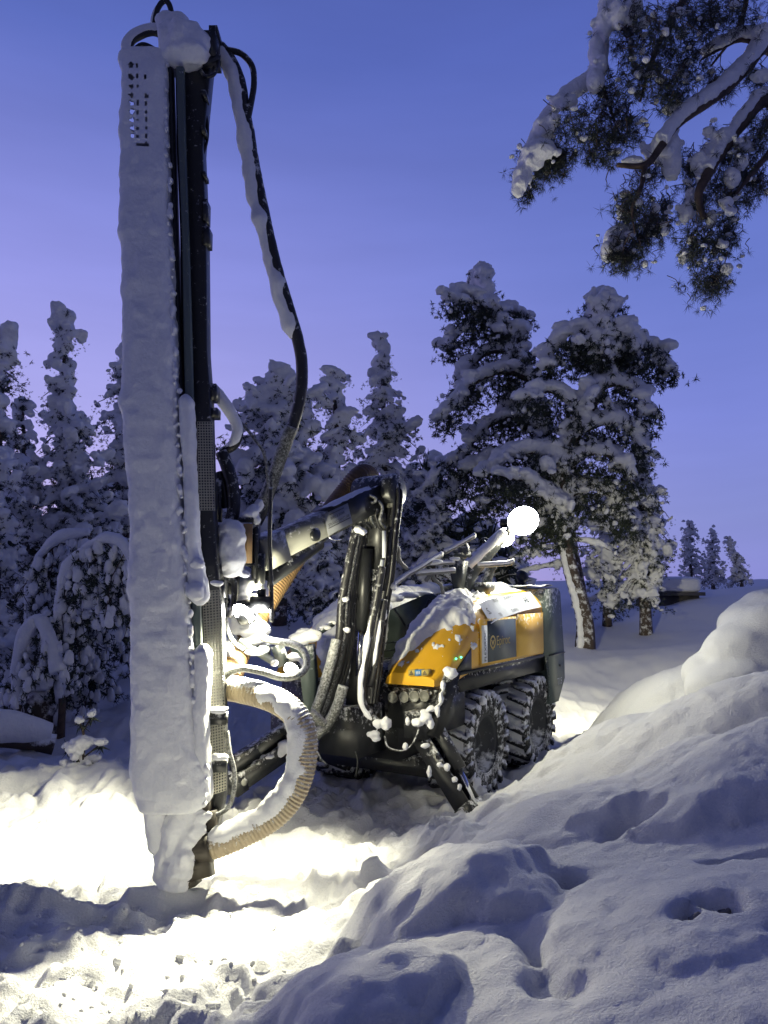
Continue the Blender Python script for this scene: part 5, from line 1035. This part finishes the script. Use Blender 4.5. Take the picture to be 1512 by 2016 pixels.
# ---- outriggers
def outrigger(mount, ft, w, lab):
    d_ = (ft - mount) / np.linalg.norm(ft - mount); a_ = np.cross(d_, ZX); a_ /= np.linalg.norm(a_); n_ = np.cross(a_, d_)
    m = MB()
    for s_ in (-1, 1): m.box((mount + ft) / 2 + a_ * s_ * w * .5, (np.linalg.norm(ft - mount), .025, .15), (d_, a_, n_))
    m.box((mount + ft) / 2 - n_ * .05, (np.linalg.norm(ft - mount) * .96, w - .03, .04), (d_, a_, n_)); m.box(ft - d_ * .04, (.12, w + .05, .16), (d_, a_, n_))
    og = part('outrigger', m, BLACK, None, False, lab)
    m = MB(); m.tube([mount + n_ * .16 - d_ * .05, mount * .42 + ft * .58 + n_ * .12], .052, 14); part('cylinder', m, BLACK, og, True)
    m = MB(); m.tube([mount * .45 + ft * .55 + n_ * .12, ft + n_ * .06 - d_ * .06], .021, 14); part('cylinder_rod', m, CHROME, og, True)
    for s_ in (-1, 1):
        m = MB(); m.lathe([(0, .016), (.028, .016), (.03, 0)], ft - d_ * .07 + a_ * s_ * (w * .5 + .02), a_ * s_, 8); part('pin', m, JIB, og)
    return og
og = outrigger(W(826, 1432, 6.35), W(934, 1607, 6.02), .14, 'outrigger with a shiny piston rod standing in front of the front wheel')
m = MB(); m.beam(W(893, 1318, 6.25), W(853, 1450, 6.2), .08, .12, (1, 0, 0)); m.beam(W(845, 1440, 6.2), W(812, 1412, 6.25), .1, .12); m.box(W(830, 1425, 6.3), (.22, .2, .2), (UX, VX, ZX)); part('outrigger_mount', m, BLACK, og)
snow(og, [(888, 1325, 6.15, 15, 10), (880, 1318, 6.15, 8, 8), (872, 1350, 6.16, 5, 12), (868, 1375, 6.15, 5, 14), (862, 1400, 6.15, 5, 14), (822, 1422, 6.1, 12, 9), (838, 1413, 6.1, 13, 10), (848, 1425, 6.1, 8, 10), (848, 1395, 6.15, 8, 7), (835, 1402, 6.15, 9, 5), (803, 1420, 6.15, 5, 10), (845, 1520, 6.0, 5, 14), (838, 1468, 6.05, 9, 6), (880, 1510, 6.0, 7, 8), (865, 1505, 6.0, 6, 6), (895, 1535, 5.98, 6, 6), (905, 1550, 5.98, 5, 7)], .010, 2, .022, .04)
ol = outrigger(W(588, 1452, 6.75), W(452, 1545, 6.2), .14, 'outrigger reaching out to the ground behind the mast')
m = MB(); m.beam(W(458, 1506, 6.2), W(560, 1440, 6.7), .09, .11); m.box(W(570, 1440, 6.7), (.2, .25, .3), (UX, VX, ZX)); part('outrigger_mount', m, BLACK, ol)
snow(ol, [(560, 1470, 6.5, 14, 14), (548, 1482, 6.5, 12, 10), (525, 1490, 6.4, 16, 5), (500, 1500, 6.35, 14, 4), (575, 1455, 6.6, 10, 12)], .012, 3, .02, .05)

# ---- rails, rear lamp post
def rail(pts, r_, nm='handrail', m_=JIB, sn=True, parent=None):
    mb = MB(); P = np.array(WP(pts)); mb.tube(P, r_, 10, res=.04); o = part(nm, mb, m_, parent, True)
    if sn: mb = MB(); mb.tube(P + np.array([0, -.01, r_ * .75]), r_ * .9, 8, res=.04, noise=.3, nf=14); part('snow_cover', mb, SNOW, o, True)
    return o
rail([(768, 1158, 6.6), (800, 1134, 6.8), (840, 1110, 7.0), (870, 1092, 7.2)], .022); rail([(875, 1088, 7.3), (905, 1072, 7.4), (935, 1055, 7.5)], .02)
rail([(820, 1130, 7.1), (860, 1127, 7.2), (895, 1124, 7.3)], .022); rail([(826, 1112, 7.1), (860, 1110, 7.2), (893, 1108, 7.3)], .018); rail([(942, 1114, 7.5), (975, 1112, 7.6), (1000, 1110, 7.7), (1012, 1106, 7.7)], .022)
rail([(776, 1072, 6.55), (784, 1080, 6.6), (785, 1100, 6.7), (797, 1116, 6.8), (812, 1126, 6.9)], .02, sn=False); rail([(851, 1128, 7.2), (856, 1142, 7.2), (868, 1152, 7.2), (872, 1170, 7.2)], .016, sn=False); rail([(846, 1132, 7.2), (838, 1144, 7.2)], .02, sn=False)
m = MB(); m.prism([W(882, 1104, 7.5), W(912, 1104, 7.5), (W(902, 1165, 7.5)), W(893, 1165, 7.5)], UX * .12); m.beam(W(870, 1095, 7.4), W(925, 1092, 7.5), .05, .05); m.beam(W(888, 1095, 7.4), W(888, 1110, 7.4), .05, .05, (0, 1, 0)); m.lump(W(912, 1083, 7.5), (.06, .06, .1), 2, 2, .1); rb = part('rail_bracket', m, STEEL_DK)
snow(rb, [(905, 1070, 7.45, 9, 5), (850, 1106, 7.1, 26, 6), (895, 1100, 7.3, 12, 4), (915, 1076, 7.5, 6, 6)], .012, 2, .015, .06)
m = MB(); m.tube(WP([(912, 1175, 7.75), (914, 1145, 7.75), (922, 1125, 7.8), (945, 1100, 7.85), (970, 1075, 7.95), (992, 1055, 8.05)]), [.10, .10, .11, .10, .08, .05], 10, res=.05); m.tube(WP([(955, 1172, 7.9), (958, 1145, 7.9), (966, 1120, 7.95), (972, 1112, 7.95)]), .05, 8, res=.05); m.box(W(945, 1158, 7.85), (.3, .2, .12), (UX, VX, ZX)); m.tube(WP([(958, 1085, 7.9), (956, 1070, 7.9), (950, 1060, 7.9), (965, 1063, 7.9)]), .012, 6, res=.03); post = part('lamp_arm', m, STEEL_DK, None, True)
mb = MB(); mb.tube(np.array(WP([(922, 1116, 7.72), (945, 1091, 7.77), (970, 1066, 7.87), (990, 1048, 7.97)])), .05, 8, res=.04, noise=.3, nf=9); part('snow_cover', mb, SNOW, post, True)
c4 = W(1020, 1034, 8.2); aim = np.array([.02, -.86, -.42]); aim /= np.linalg.norm(aim); sd_ = np.cross(aim, ZX); sd_ /= np.linalg.norm(sd_); up_ = np.cross(sd_, aim)
m = MB(); m.beam(W(992, 1056, 8.05), c4 - aim * .10, .05, .05); m.box(c4 - aim * .12 - up_ * .02, (.34, .05, .08), (sd_, aim, up_)); lr = part('rear_lamp', m, BLACK_CLEAN, None, False, 'glaring flood lamp on the arm above the rear of the rig, with a smaller one added to stretch its glare')
RL = emit('rear_lamp_face', (.93, .98, 1), 70)
for x_, y_, w_ in [(-.05, .05, .175), (.14, -.14, .115)]:  # the smaller lamp is added to stretch the glare of the larger
    q = c4 + sd_ * x_ + up_ * y_; m = MB(); m.lathe([(0, -.10), (w_ * .5, -.095), (w_ * .92, -.04), (w_ * 1.02, .0), (w_ * .98, .012), (w_ * .94, .0)], q, aim, 28); fl = part('flood_lamp', m, BLACK_CLEAN, lr, True)
    m = MB(); m.lathe([(0, .016), (w_ * .5, .012), (w_ * .95, .002)], q, aim, 28); part('lens', m, RL, fl, True)
lamp_light('rear_light', c4 + aim * .06, 165, c4 + aim + np.array([-.3, 0, -.5]), 165, .5, lr, .16)
c7 = mf(1.98, .45, 1.98); a7 = np.array([1.7, 2.9, -1.75]); a7 /= np.linalg.norm(a7)  # added lamp, not a known fitting: brightens the track behind the rig
m = MB(); m.box(c7 - [0, 0, .06], (.06, .08, .12), (UX, VX, ZX)); m.lathe([(0, -.09), (.05, -.08), (.07, -.02), (.072, .01), (.06, .012)], c7, a7, 18); wl5 = part('added_track_lamp', m, BLACK_CLEAN, None, True); m = MB(); m.lathe([(0, .006), (.058, .006)], c7, a7, 18); part('lens', m, LIT, wl5)
lamp_light('added_track_light', c7 + a7 * .04, 1500, c7 + a7, 100, .8, wl5, .06)
